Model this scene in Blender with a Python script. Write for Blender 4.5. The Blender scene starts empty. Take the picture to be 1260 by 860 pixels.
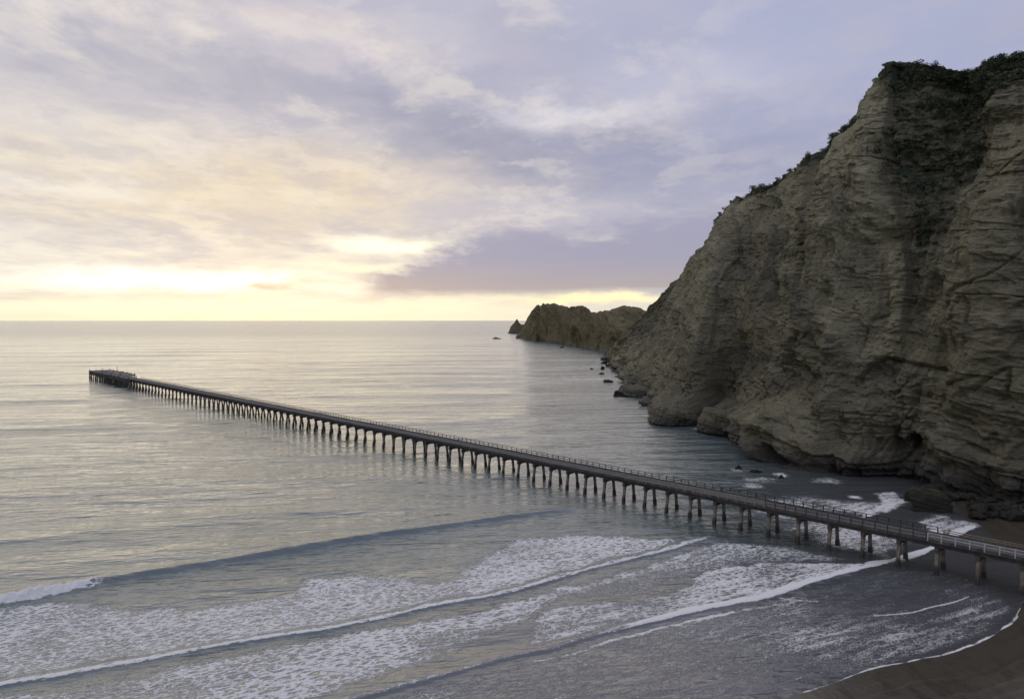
import bpy, bmesh, math, random
import numpy as np
from mathutils import Vector, Matrix

random.seed(7)
scn = bpy.context.scene
COL = scn.collection
R = math.radians

# ------------------------------------------------------------------ camera
H = 46.0; F = 860.0; CX = 630.0; CY = 430.0; PITCH = math.atan(36/860.0)
cam_d = bpy.data.cameras.new('camera'); cam = bpy.data.objects.new('camera', cam_d); COL.objects.link(cam)
cam.location = (0, 0, H); cam.rotation_euler = (R(90) - PITCH, 0, 0)
cam_d.sensor_width = 36; cam_d.lens = 36*F/1260.0; cam_d.clip_start = 1; cam_d.clip_end = 200000
scn.camera = cam

# survey helpers: where a spot read off the photograph stands in the world
def ray(u, v):
    dx = (u-CX)/F; dz = -(v-CY)/F
    c, s = math.cos(PITCH), math.sin(PITCH)
    return np.array([dx, c + s*dz, c*dz - s])
def ground(u, v, z=0.0):
    r = ray(u, v); t = (z-H)/r[2]
    return np.array([r[0]*t, r[1]*t, z])
def at_depth(u, v, D):
    r = ray(u, v); t = D/r[1]
    return np.array([r[0]*t, D, H + r[2]*t])
def project(P):
    x, y, z = P[..., 0], P[..., 1], P[..., 2]-H
    c, s = math.cos(PITCH), math.sin(PITCH)
    f = c*y - s*z; up = s*y + c*z
    f = np.maximum(f, 1e-3)
    return CX + F*x/f, CY - F*up/f

# ------------------------------------------------------------------ numpy noise
def _h(ix, iy, iz, seed):
    n = (ix.astype(np.int64)*374761393 + iy.astype(np.int64)*668265263 + iz.astype(np.int64)*2147483647//3 + seed*974711) & 0xffffffff
    n = ((n ^ (n >> 13))*1274126177) & 0xffffffff
    n = ((n ^ (n >> 16))*2246822519) & 0xffffffff
    return ((n ^ (n >> 15)) & 0xffff).astype(np.float32)/65535.0*2-1
def noise(x, y, z=None, seed=0):
    x = np.asarray(x, np.float64); y = np.asarray(y, np.float64)
    ix = np.floor(x); iy = np.floor(y); fx = (x-ix).astype(np.float32); fy = (y-iy).astype(np.float32)
    fx = fx*fx*fx*(fx*(fx*6-15)+10); fy = fy*fy*fy*(fy*(fy*6-15)+10)
    ix = ix.astype(np.int64); iy = iy.astype(np.int64)
    def layer(iz):
        a = _h(ix, iy, iz, seed); b = _h(ix+1, iy, iz, seed); c = _h(ix, iy+1, iz, seed); d = _h(ix+1, iy+1, iz, seed)
        return (a*(1-fx)+b*fx)*(1-fy) + (c*(1-fx)+d*fx)*fy
    if z is None: return layer(np.zeros_like(ix))
    z = np.asarray(z, np.float64); iz = np.floor(z); fz = (z-iz).astype(np.float32); fz = fz*fz*(3-2*fz); iz = iz.astype(np.int64)
    return layer(iz)*(1-fz) + layer(iz+1)*fz
def fbm(x, y, z=None, o=4, seed=0, g=0.5, ridge=False):
    s = 0; a = 1; t = 0
    for k in range(o):
        n = noise(x, y, z, seed+k*17)
        if ridge: n = 1-2*np.abs(n)
        s = s + a*n; t += a; a *= g
        x = x*2.03+11.3; y = y*2.03+5.7
        if z is not None: z = z*2.03+3.1
    return s/t
def sstep(a, b, x):
    t = np.clip((x-a)/(b-a), 0, 1); return t*t*(3-2*t)

def seg_dist(px, py, pts):
    """distance to a polyline, signed by the side of the nearest segment (positive = right of its direction), and arc parameter"""
    best = np.full(px.shape, 1e18); sd = np.zeros(px.shape); par = np.zeros(px.shape); L = 0
    for (ax, ay), (bx, by) in zip(pts[:-1], pts[1:]):
        dx, dy = bx-ax, by-ay; l2 = dx*dx+dy*dy+1e-12
        t = np.clip(((px-ax)*dx+(py-ay)*dy)/l2, 0, 1)
        ex, ey = px-(ax+t*dx), py-(ay+t*dy); d2 = ex*ex+ey*ey
        m = d2 < best
        best = np.where(m, d2, best)
        sg = np.where(dx*(py-ay)-dy*(px-ax) > 0, -1.0, 1.0)
        sd = np.where(m, np.sqrt(d2)*sg, sd)
        l = math.sqrt(l2); par = np.where(m, L+t*l, par); L += l
    return sd, par, L
def poly_in(px, py, pts):
    """signed distance to a closed polygon, positive inside"""
    inside = np.zeros(px.shape, bool); n = len(pts)
    for i in range(n):
        ax, ay = pts[i]; bx, by = pts[(i+1) % n]
        c = ((ay > py) != (by > py)) & (px < (bx-ax)*(py-ay)/((by-ay) if by != ay else 1e-9)+ax)
        inside ^= c
    d, _, _ = seg_dist(px, py, list(pts)+[pts[0]])
    return np.where(inside, np.abs(d), -np.abs(d))
def catmull(pts, n_per=8):
    P = np.array(pts, float); P = np.vstack([2*P[0]-P[1], P, 2*P[-1]-P[-2]]); out = []
    for i in range(1, len(P)-2):
        for k in range(n_per):
            t = k/n_per
            out.append(0.5*((2*P[i])+(-P[i-1]+P[i+1])*t+(2*P[i-1]-5*P[i]+4*P[i+1]-P[i+2])*t*t+(-P[i-1]+3*P[i]-3*P[i+1]+P[i+2])*t**3))
    out.append(P[-2]); return np.array(out)

# ------------------------------------------------------------------ object helpers
def tag(o, label=None, cat=None, group=None, kind=None):
    if label: o['label'] = label
    if cat: o['category'] = cat
    if group: o['group'] = group
    if kind: o['kind'] = kind
    return o
def empty(name, loc=(0, 0, 0), rz=0):
    o = bpy.data.objects.new(name, None); COL.objects.link(o); o.location = loc; o.rotation_euler = (0, 0, rz); return o
def link(name, me, parent=None):
    o = bpy.data.objects.new(name, me); COL.objects.link(o)
    if parent: o.parent = parent
    return o
def mesh_np(name, V, Fc, mat, smooth=True, attrs=None):
    me = bpy.data.meshes.new(name)
    V = np.ascontiguousarray(V, np.float32); Fc = np.ascontiguousarray(Fc, np.int32); k = Fc.shape[1]
    me.vertices.add(len(V)); me.vertices.foreach_set('co', V.ravel())
    me.loops.add(Fc.size); me.loops.foreach_set('vertex_index', Fc.ravel())
    me.polygons.add(len(Fc)); me.polygons.foreach_set('loop_start', np.arange(0, Fc.size, k, dtype=np.int32))
    me.update(calc_edges=True)
    me.polygons.foreach_set('use_smooth', np.full(len(Fc), smooth))
    for nm, a in (attrs or {}).items():
        at = me.attributes.new(nm, 'FLOAT', 'POINT'); at.data.foreach_set('value', np.ascontiguousarray(a, np.float32).ravel())
    if mat: me.materials.append(mat)
    me.update(); return me
def grid_faces(nr, nc, keep=None):
    i = np.arange(nr*nc).reshape(nr, nc)
    f = np.stack([i[:-1, :-1], i[:-1, 1:], i[1:, 1:], i[1:, :-1]], -1).reshape(-1, 4)
    if keep is not None: f = f[keep.reshape(-1)]
    return f
class MB:
    """collects boxes and beams into one mesh"""
    def __init__(s): s.v = []; s.f = []
    def hexa(s, c):
        b = len(s.v); s.v += [tuple(p) for p in c]
        for q in ((0, 3, 2, 1), (4, 5, 6, 7), (0, 1, 5, 4), (1, 2, 6, 5), (2, 3, 7, 6), (3, 0, 4, 7)): s.f.append([b+i for i in q])
    def box(s, x0, x1, y0, y1, z0, z1):
        s.hexa([(x0, y0, z0), (x1, y0, z0), (x1, y1, z0), (x0, y1, z0), (x0, y0, z1), (x1, y0, z1), (x1, y1, z1), (x0, y1, z1)])
    def frustum(s, a, b, ra, rb):
        (ax, ay, az), (bx, by, bz) = a, b
        s.hexa([(ax-ra[0], ay-ra[1], az), (ax+ra[0], ay-ra[1], az), (ax+ra[0], ay+ra[1], az), (ax-ra[0], ay+ra[1], az),
                (bx-rb[0], by-rb[1], bz), (bx+rb[0], by-rb[1], bz), (bx+rb[0], by+rb[1], bz), (bx-rb[0], by+rb[1], bz)])
    def prism(s, poly, y0, y1):
        """poly in x,z extruded along y"""
        n = len(poly); b = len(s.v)
        s.v += [(x, y0, z) for x, z in poly]+[(x, y1, z) for x, z in poly]
        s.f.append([b+i for i in range(n)]); s.f.append([b+n+i for i in reversed(range(n))])
        for i in range(n): j = (i+1) % n; s.f.append([b+j, b+i, b+n+i, b+n+j])
    def mesh(s, name, mat, bevel=0):
        me = bpy.data.meshes.new(name); me.from_pydata(s.v, [], s.f); me.update()
        bm = bmesh.new(); bm.from_mesh(me)
        if bevel: bmesh.ops.bevel(bm, geom=bm.edges[:], offset=bevel, segments=1, affect='EDGES', clamp_overlap=True)
        bmesh.ops.recalc_face_normals(bm, faces=bm.faces[:])
        bm.to_mesh(me); bm.free(); me.materials.append(mat); return me
    def build(s, name, mat, parent=None, bevel=0): return link(name, s.mesh(name, mat, bevel), parent)

# ------------------------------------------------------------------ node expression helper
class N:
    def __init__(s, nt): s.nt = nt
    def new(s, t, **k):
        n = s.nt.nodes.new(t)
        for a, b in k.items(): setattr(n, a, b)
        return n
    def put(s, inp, v):
        if isinstance(v, S): s.nt.links.new(v.o, inp)
        elif v is not None:
            try: inp.default_value = v
            except Exception: inp.default_value = tuple(v)+(1,) if len(v) == 3 else v
    def m(s, op, a, b=None, c=None, clamp=False):
        n = s.new('ShaderNodeMath', operation=op, use_clamp=clamp)
        for i, x in enumerate((a, b, c)):
            if x is not None: s.put(n.inputs[i], x)
        return S(s, n.outputs[0])
    def vm(s, op, a, b=None):
        n = s.new('ShaderNodeVectorMath', operation=op); s.put(n.inputs[0], a)
        if b is not None:
            if op == 'SCALE': s.put(n.inputs['Scale'], b)
            else: s.put(n.inputs[1], b)
        return S(s, n.outputs[0])
    def mix(s, f, a, b, mode='MIX'):
        n = s.new('ShaderNodeMix', data_type='RGBA', blend_type=mode); s.put(n.inputs[0], f)
        for i, x in ((6, a), (7, b)):
            if isinstance(x, S): s.put(n.inputs[i], x)
            else: n.inputs[i].default_value = tuple(x)+(1,) if len(x) == 3 else x
        return S(s, n.outputs[2])
    def noise(s, vec, scale=1, detail=3, rough=.5, dist=0, col=False, **k):
        n = s.new('ShaderNodeTexNoise', **k); s.put(n.inputs['Vector'], vec)
        n.inputs['Scale'].default_value = scale; n.inputs['Detail'].default_value = detail
        n.inputs['Roughness'].default_value = rough; n.inputs['Distortion'].default_value = dist
        return S(s, n.outputs[1 if col else 0])
    def voro(s, vec, scale=1, feature='F1', smooth=None):
        n = s.new('ShaderNodeTexVoronoi', feature=feature); s.put(n.inputs['Vector'], vec); n.inputs['Scale'].default_value = scale
        return S(s, n.outputs['Distance'])
    def xyz(s, v):
        n = s.new('ShaderNodeSeparateXYZ'); s.put(n.inputs[0], v); return [S(s, o) for o in n.outputs]
    def vec(s, x, y, z):
        n = s.new('ShaderNodeCombineXYZ')
        for i, a in enumerate((x, y, z)): s.put(n.inputs[i], a)
        return S(s, n.outputs[0])
    def ss(s, a, b, x):
        n = s.new('ShaderNodeMapRange', interpolation_type='SMOOTHSTEP'); s.put(n.inputs[0], x)
        s.put(n.inputs[1], a); s.put(n.inputs[2], b); return S(s, n.outputs[0])
    def attr(s, name):
        n = s.new('ShaderNodeAttribute', attribute_name=name); return S(s, n.outputs['Fac'])
    def pos(s):
        return S(s, s.new('ShaderNodeNewGeometry').outputs['Position'])
    def obj(s):
        return S(s, s.new('ShaderNodeTexCoord').outputs['Object'])
    def bump(s, h, dist, strength=1, normal=None):
        n = s.new('ShaderNodeBump'); s.put(n.inputs['Height'], h); n.inputs['Distance'].default_value = dist
        s.put(n.inputs['Strength'], strength)
        if normal is not None: s.put(n.inputs['Normal'], normal)
        return S(s, n.outputs[0])
class S:
    def __init__(s, n, o): s.n = n; s.o = o
    def __add__(s, b): return s.n.m('ADD', s, b)
    def __radd__(s, b): return s.n.m('ADD', b, s)
    def __sub__(s, b): return s.n.m('SUBTRACT', s, b)
    def __rsub__(s, b): return s.n.m('SUBTRACT', b, s)
    def __mul__(s, b): return s.n.m('MULTIPLY', s, b)
    def __rmul__(s, b): return s.n.m('MULTIPLY', b, s)
    def __truediv__(s, b): return s.n.m('DIVIDE', s, b)
    def clamp(s): return s.n.m('ADD', s, 0.0, clamp=True)
def material(name):
    m = bpy.data.materials.new(name); m.use_nodes = True; nt = m.node_tree
    return m, N(nt), nt.nodes['Principled BSDF']

# ------------------------------------------------------------------ world: low sun behind broken cloud
SUN_EL, SUN_AZ = R(4.0), math.atan((330-CX)/F)
w = bpy.data.worlds.new('World'); scn.world = w; w.use_nodes = True; nt = w.node_tree; n = N(nt)
bg = nt.nodes['Background']
tc = S(n, nt.nodes.new('ShaderNodeTexCoord').outputs['Generated'])
d = n.vm('NORMALIZE', tc)
x, y, z = n.xyz(d)
az = n.m('ARCTAN2', x, y); el = n.m('ARCSINE', z)
zp = n.m('MAXIMUM', z, 0.0)
k = zp + 0.10
pl = n.vec(x/k, y/k, 0.0)                                   # cloud layer seen in perspective
warp = n.noise(pl, 0.6, 6, .58, 0.2)
fine = n.noise(n.vec(x/(zp+.09), y/(zp+.09)*.8, 3.0), 1.7, 9, .62, 0.3)
streak = n.noise(n.vec(az*5.0, el*26.0, 7.0), 1.0, 6, .6, 0.7)
w2 = n.noise(n.vec(az*4.0, el*9.0, 1.0), 1.3, 5, .6)
w3 = n.noise(n.vec(az*6.0, el*14.0, 13.0), 1.6, 5, .62)
aw = az + (w2-0.5)*0.30
ew = el + (w3-0.5)*0.10
ewf = el + (w3-0.5)*0.035
def blob(u, v, su, sv, flat=False, rot=0.0):
    a0 = math.atan((u-CX)/F); e0 = math.atan((394-v)/math.hypot(F, u-CX))
    e = ewf if flat else ew
    da = aw-a0; de = e-e0
    if rot: de = de - da*rot
    qa = da/(su/F); qe = de/(sv/F)
    return n.m('EXPONENT', (qa*qa+qe*qe)*-1.0)
# base: cool mauve high and right, cream low and left
side = n.ss(-0.45, 0.60, aw)
col = n.mix(side, (0.60, 0.58, 0.66), (0.39, 0.415, 0.59))
back = n.ss(0.15, -0.35, y)
warm = n.m('EXPONENT', n.m('MAXIMUM', ew, 0.0)*-5.0) * n.m('EXPONENT', (az-(-0.42))*(az-(-0.42))*-1.5) * n.ss(0.30, -0.22, aw+el*0.8)
col = n.mix((warm*1.05).clamp(), col, (0.92, 0.83, 0.69))
# broad cloud tone
col = n.mix(n.ss(0.46, 0.64, warp)*0.60, col, (0.42, 0.42, 0.54))
col = n.mix(n.ss(0.50, 0.25, warp)*0.30, col, (0.80, 0.72, 0.70))
col = n.mix(n.ss(0.48, 0.58, fine)*0.55, col, (0.46, 0.45, 0.55))
col = n.mix(n.ss(0.49, 0.39, fine)*0.60*n.ss(.45, -.25, az+el*.6), col, (0.98, 0.89, 0.76))
DARK = (0.335, 0.345, 0.455)
for (u, v, su, sv, amt, c) in [
    (90, 95, 150, 40, .35, DARK), (200, 60, 150, 20, .25, DARK), (330, 105, 170, 26, .35, DARK),
    (420, 20, 260, 24, .5, (0.45, 0.46, 0.60)), (560, 165, 130, 34, .8, DARK), (640, 190, 130, 28, .7, DARK), (470, 130, 60, 12, .5, DARK), (360, 215, 60, 10, .35, DARK), (160, 225, 90, 9, .3, (0.55, 0.52, 0.58)), (330, 275, 90, 8, .35, (0.62, 0.56, 0.55)), (120, 300, 120, 7, .35, (0.66, 0.60, 0.58)),
    (790, 205, 180, 42, .8, (0.325, 0.34, 0.48)), (960, 215, 170, 60, .7, (0.36, 0.375, 0.53)),
    (900, 60, 260, 60, .45, (0.43, 0.46, 0.65)), (1100, 20, 200, 60, .5, (0.44, 0.47, 0.64)), (560, 110, 120, 16, .35, DARK)]:
    col = n.mix((blob(u, v, su, sv)*amt).clamp(), col, c)
for (u, v, su, sv, amt, c) in [
    (60, 165, 140, 50, .55, (0.82, 0.76, 0.70)), (350, 30, 120, 14, .5, (0.72, 0.60, 0.62)), (450, 75, 170, 14, .35, (0.72, 0.62, 0.66)),
    (250, 240, 300, 44, .65, (0.92, 0.77, 0.50)), (400, 215, 120, 36, .5, (0.84, 0.70, 0.50)), (735, 145, 85, 18, .9, (0.74, 0.71, 0.76)),
    (850, 105, 130, 24, .4, (0.62, 0.62, 0.74)), (610, 268, 120, 13, .7, (0.64, 0.59, 0.63)), (40, 300, 160, 20, .6, (0.98, 0.92, 0.82)), (40, 225, 110, 14, .6, (0.98, 0.93, 0.86)), (560, 225, 90, 22, .4, (0.70, 0.60, 0.58)), (710, 292, 40, 9, .6, (0.66, 0.57, 0.60))]:
    col = n.mix((blob(u, v, su, sv)*amt).clamp(), col, c)
tex = n.noise(n.vec(x/(zp+.12), y/(zp+.12)*.85, 8.0), 4.2, 9, .66, .15); tex2 = n.noise(n.vec(x/(zp+.12), y/(zp+.12)*.85, 2.0), 2.6, 7, .62, .15)
col = n.mix(n.ss(.45, .62, tex)*.30, col, (0.52, 0.50, 0.58))
col = n.mix(n.ss(.50, .38, tex2)*.30*n.ss(.55, -.1, az), col, (1.0, 0.90, 0.76))
# streaky low cloud
low = n.m('EXPONENT', n.m('MAXIMUM', el, 0.0)*-7.0)*n.ss(1.2, .2, az)
col = n.mix(n.ss(.46, .62, streak)*low*0.50, col, (0.58, 0.53, 0.54))
# horizon glow
glow = n.m('EXPONENT', n.m('MAXIMUM', ewf+0.008, 0.0)*-24.0) * n.m('EXPONENT', (az-SUN_AZ)*(az-SUN_AZ)*-1.6)
col = n.mix((glow*1.2).clamp(), col, (1.02, 0.94, 0.68))
for (u, v, su, sv, amt, c) in [
    (210, 345, 150, 11, 1.1, (1.5, 1.42, 1.15)), (320, 342, 50, 8, .9, (1.6, 1.5, 1.2)), (490, 304, 62, 8, 1.1, (1.35, 1.25, .92)),
    (300, 378, 330, 9, .7, (1.25, 1.15, .80)), (450, 330, 80, 9, .8, (1.15, 1.05, .75)), (430, 352, 60, 6, .8, (1.3, 1.2, .9))]:
    col = n.mix((blob(u, v, su, sv, True)*amt).clamp(), col, c)
# dark violet bank low on the right
aw0 = az + (w2-0.5)*0.10
e_lo = math.atan(33/F); bot = n.ss(e_lo-.006, e_lo+.010, el+(streak-.5)*.022+(az-0.1)*-.02)
topl = n.ss(0.022, -0.014, (el+(w3-.5)*.08+(fine-.5)*.09+(tex-.5)*.03)-(n.ss(-.24, -.02, aw0)*.072+n.ss(.0, .5, az)*.05+.046))
bank = bot*topl*n.ss(-0.25, -0.17, aw0)*n.ss(0.75, .3, az)
col = n.mix((bank*n.ss(.30, .10, el)*0.93).clamp(), col, n.mix(n.ss(.03, .10, el), (0.46, 0.40, 0.40), (0.37, 0.36, 0.48)))
for (u, v, su, sv, amt, c) in [(350, 352, 26, 5, .8, (0.66, 0.56, 0.42)), (400, 348, 22, 4, .5, (0.70, .6, .45)), (720, 367, 120, 5, .9, (1.3, 1.1, .62)),
                               (35, 185, 34, 7, .45, (0.52, 0.48, 0.52))]:
    col = n.mix((blob(u, v, su, sv, True)*amt).clamp(), col, c)
col = n.mix(back*0.9, col, (0.40, 0.41, 0.54))
col = n.mix(n.ss(.38, .72, z)*0.95, col, (0.62, 0.66, 0.88))
col = n.mix(n.ss(0.0, -0.02, z), col, (0.30, 0.30, 0.33))
sky = n.new('ShaderNodeTexSky', sky_type='NISHITA'); sky.sun_disc = False; sky.sun_elevation = SUN_EL; sky.sun_rotation = SUN_AZ
sky.air_density = 1.0; sky.dust_density = 1.0
nt.links.new(sky.outputs[0], bg.inputs[0]); bg.inputs[1].default_value = 0.05
bg2 = n.new('ShaderNodeBackground'); n.put(bg2.inputs[0], col); bg2.inputs[1].default_value = 1.05
mx = n.new('ShaderNodeMixShader'); mx.inputs[0].default_value = 0.93
nt.links.new(bg.outputs[0], mx.inputs[1]); nt.links.new(bg2.outputs[0], mx.inputs[2])
nt.links.new(mx.outputs[0], nt.nodes['World Output'].inputs['Surface'])
w.cycles.sampling_method = 'MANUAL'; w.cycles.sample_map_resolution = 1024

sd_ = bpy.data.lights.new('sun', 'SUN'); sun = bpy.data.objects.new('sun', sd_); COL.objects.link(sun)
sd_.energy = 0.85; sd_.angle = R(95); sd_.color = (1, .84, .56)
to = Vector((math.sin(SUN_AZ)*math.cos(SUN_EL), math.cos(SUN_AZ)*math.cos(SUN_EL), math.sin(SUN_EL)))
sun.rotation_euler = to.to_track_quat('Z', 'Y').to_euler(); sun.location = (0, 0, 300)

scn.view_settings.view_transform = 'Standard'; scn.view_settings.look = 'None'; scn.view_settings.exposure = 0; scn.view_settings.gamma = 1
scn.cycles.use_denoising = True; scn.cycles.max_bounces = 5; scn.cycles.diffuse_bounces = 2; scn.cycles.glossy_bounces = 3
scn.cycles.transparent_max_bounces = 4; scn.cycles.use_adaptive_sampling = True; scn.cycles.adaptive_threshold = 0.015
scn.cycles.caustics_reflective = False

# ------------------------------------------------------------------ materials
def mat_water():
    m, n, b = material('sea_water')
    p = n.pos(); foam = n.attr('foam'); shal = n.attr('shallow')
    px, py, pz = n.xyz(p)
    c, s_ = math.cos(R(27)), math.sin(R(27))
    ax = px*c+py*s_; ay = py*c-px*s_                         # along / across the crests
    q = n.vec(ax*0.45, ay*1.0, pz)
    qd = n.noise(q, 0.8, 4, .6, col=True)
    qw = n.vm('ADD', q, n.vm('SCALE', qd, 2.0))
    v1 = n.voro(qw, 1.15, 'DISTANCE_TO_EDGE')
    v2 = n.voro(qw, 4.4, 'DISTANCE_TO_EDGE')
    nz = n.noise(q, 2.9, 8, .72, .4)
    big = n.noise(q, 0.09, 4, .6)
    lace = (1.0-v1*2.3)*0.62 + (1.0-v2*2.3)*0.26 + (nz-0.5)*1.3-0.10
    nzf = n.noise(n.vec(ax*0.5, ay*1.0, 2.0), 6.5, 6, .7, .3); strk = n.noise(n.vec(ax*.12, ay*.8, 5.0), 1.0, 4, .6)
    lace_s = (nzf-0.5)*1.9+(strk-.5)*.9+(1.0-v1*2.3)*.16+0.36
    lace = lace*(1.0-shal*.8)+lace_s*(shal*.8)
    f = foam*1.0 + (big-0.5)*0.55*n.ss(0.0, .25, foam)*n.ss(1.3, .75, foam)
    th = 1.0 - f*0.95
    mask = n.ss(th-0.12, th+0.13, lace)*n.ss(0.02, 0.12, foam)
    mask = (mask + n.ss(1.05, 1.35, foam+(nz-.5)*.5)).clamp()
    deep = n.mix(n.noise(p, .03, 3, .5), (0.060, 0.098, 0.092), (0.098, 0.122, 0.120))
    body = n.mix(shal, deep, (0.072, 0.073, 0.072))
    body = n.mix(n.ss(.1, .9, foam)*.22, body, (0.36, 0.39, 0.44))
    n.put(b.inputs['Base Color'], n.mix(mask, body, (0.74, 0.73, 0.68)))
    n.put(b.inputs['Roughness'], (mask*0.7+0.10+n.ss(150, 2500, py)*0.15).clamp())
    b.inputs['IOR'].default_value = 1.48
    n.put(b.inputs['Specular IOR Level'], 1.0-mask*0.7)
    r1 = n.noise(n.vec(ax*0.35, ay*1.0, 0.0), 0.32, 3, .6)
    r2 = n.noise(n.vec(ax*0.6, ay*1.0, 4.0), 1.3, 5, .62)
    r0 = n.noise(n.vec(ax*0.03, py*0.12-px*.02, 9.0), 1.0, 4, .6)
    h = r0*3.2 + r1*0.65 + r2*0.25
    patch = n.noise(n.vec(px*.6, py*1.6, 0.0), 0.008, 3, .55)
    nn = n.bump(h, 1.0, n.mix(shal, n.vec(0, 0, 0)*1.0, n.vec(0, 0, 0)) if False else (0.45+patch*0.5)*(1.0-shal*0.45))
    nn = n.bump(mask*(nz+.3), 0.22, 0.9, nn)
    n.put(b.inputs['Normal'], nn)
    return m
def mat_sand():
    m, n, b = material('wet_sand')
    p = n.pos(); wet = n.attr('wet')
    a = n.noise(p, .12, 4, .6); g = n.noise(p, 1.2, 6, .65); s = n.noise(n.vm('MULTIPLY', p, (1, .35, 1)), .5, 5, .6)
    c = n.mix(a, (0.066, 0.054, 0.032), (0.105, 0.088, 0.054)); c = n.mix(n.ss(.5, .7, s)*.5, c, (0.045, 0.037, 0.031))
    c = n.mix(g*.25, c, (0.12, 0.10, .08)); c = n.mix(wet*.55, c, (0.035, 0.030, 0.026))
    ld = n.attr('landward'); tl = n.noise(n.vec(ld*.9+(a-.5)*5.0, n.xyz(p)[1]*.03, 0.0), 1.0, 4, .6)
    c = n.mix(n.ss(.56, .66, tl)*.45, c, (0.032, 0.026, 0.020)); c = n.mix(n.ss(.42, .34, tl)*.35, c, (0.135, 0.115, 0.080))
    peb = n.voro(p, 1.3); c = n.mix(n.ss(.16, .10, peb)*n.ss(.5, .62, a), c, (0.03, 0.028, 0.025))
    n.put(b.inputs['Base Color'], c); n.put(b.inputs['Roughness'], (0.80-wet*0.55-n.ss(.5, .6, s)*.1).clamp())
    n.put(b.inputs['Normal'], n.bump(g+s, .05, .6)); return m
def mat_rock(name='mudstone', dark=1.0, sc=1.0, tint=(1, 1, 1), k=1.0):
    m, n, b = material(name)
    p = n.pos(); px, py, pz = n.xyz(p)
    veg = n.attr('veg'); ao = n.attr('stain_shade')
    w_ = n.noise(p, 0.05*sc, 4, .55)
    zz = pz - py*0.22 - px*0.05 + (w_-0.5)*4.5
    strat = n.noise(n.vec(px*.03, py*.03, zz*1.1), 1.0*sc, 6, .7)
    strat2 = n.noise(n.vec(px*.08, py*.08, zz*3.2), 1.0*sc, 4, .7)
    big = n.noise(p, 0.022*sc, 4, .6)
    run = n.noise(n.vec(px*1.0, py*1.0, pz*.10), .45*sc, 7, .7)
    fine = n.noise(p, 0.9*sc, 8, .7)
    T = lambda c: tuple(dark*a*b_ for a, b_ in zip(c, tint))
    c = n.mix(n.ss(.3, .7, big), T((0.188, 0.168, 0.092)), T((0.320, 0.288, 0.165)))
    c = n.mix(n.ss(.45, .65, strat)*.45, c, T((0.36, 0.35, 0.235)))
    c = n.mix(n.ss(.50, .34, strat2)*.50, c, T((0.105, 0.093, 0.072)))
    c = n.mix(n.ss(.52, .72, run)*.40, c, T((0.125, 0.112, 0.085)))
    c = n.mix(n.ss(.48, .30, fine)*.65, c, T((0.085, 0.075, 0.060)))  # fine crevice shading put into the rock colour
    pale = n.attr('pale')
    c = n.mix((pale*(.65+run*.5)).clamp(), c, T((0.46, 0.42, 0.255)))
    c = n.mix((ao*0.75).clamp(), c, T((0.070, 0.064, 0.056)))  # dark mask: patchy staining plus crack and hollow shade mixed into the colour
    vfn = n.noise(p, .28*sc, 6, .7)
    vm = n.ss(.46, .74, veg*0.60 + (fine-.5)*1.2 + (vfn-.5)*2.0)
    c = n.mix((veg*.55).clamp(), c, T((0.125, 0.112, 0.076)))
    c = n.mix(vm*.92, c, n.mix(fine, (0.024, 0.040, 0.020), (0.075, 0.090, 0.045)))
    wetl = n.ss(6.5, 2.0, pz+(fine-.5)*7.0)
    st3 = n.noise(n.vec(px*.05, py*.05, zz*7.0), 1.0*sc, 3, .6)
    c = n.mix(n.ss(.50, .36, st3)*.40*n.ss(.35, .6, big+strat-.4), c, T((0.085, 0.075, 0.056)))
    c = n.mix(wetl*.75, c, (0.030, 0.028, 0.024))
    n.put(b.inputs['Base Color'], c); n.put(b.inputs['Roughness'], 0.92-wetl*.4)
    b.inputs['Specular IOR Level'].default_value = .25
    nn = n.bump(strat*.7+strat2*.8, 1.6*k, .9)
    nn = n.bump(fine, 1.3*k, .85, nn)
    nn = n.bump(run, 1.4*k, .8, nn)
    n.put(b.inputs['Normal'], nn); return m
def mat_plain(name, c1, c2, sc=2.0, rough=.85, bump=.03, wetz=None, streak=False):
    m, n, b = material(name); p = n.obj() if not wetz else n.pos()
    a = n.noise(n.vm('MULTIPLY', p, (1, 1, .25)) if streak else p, sc, 6, .65)
    c = n.mix(n.ss(.3, .7, a), c1, c2)
    if wetz:
        zz = n.xyz(p)[2]; wl = n.ss(wetz+1.0, wetz-.4, zz+(a-.5)*1.8)
        c = n.mix(wl*.9, c, (0.016, 0.016, 0.013)); n.put(b.inputs['Roughness'], rough-wl*.3)
    else: b.inputs['Roughness'].default_value = rough
    n.put(b.inputs['Base Color'], c); n.put(b.inputs['Normal'], n.bump(a, bump, .8)); return m

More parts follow.
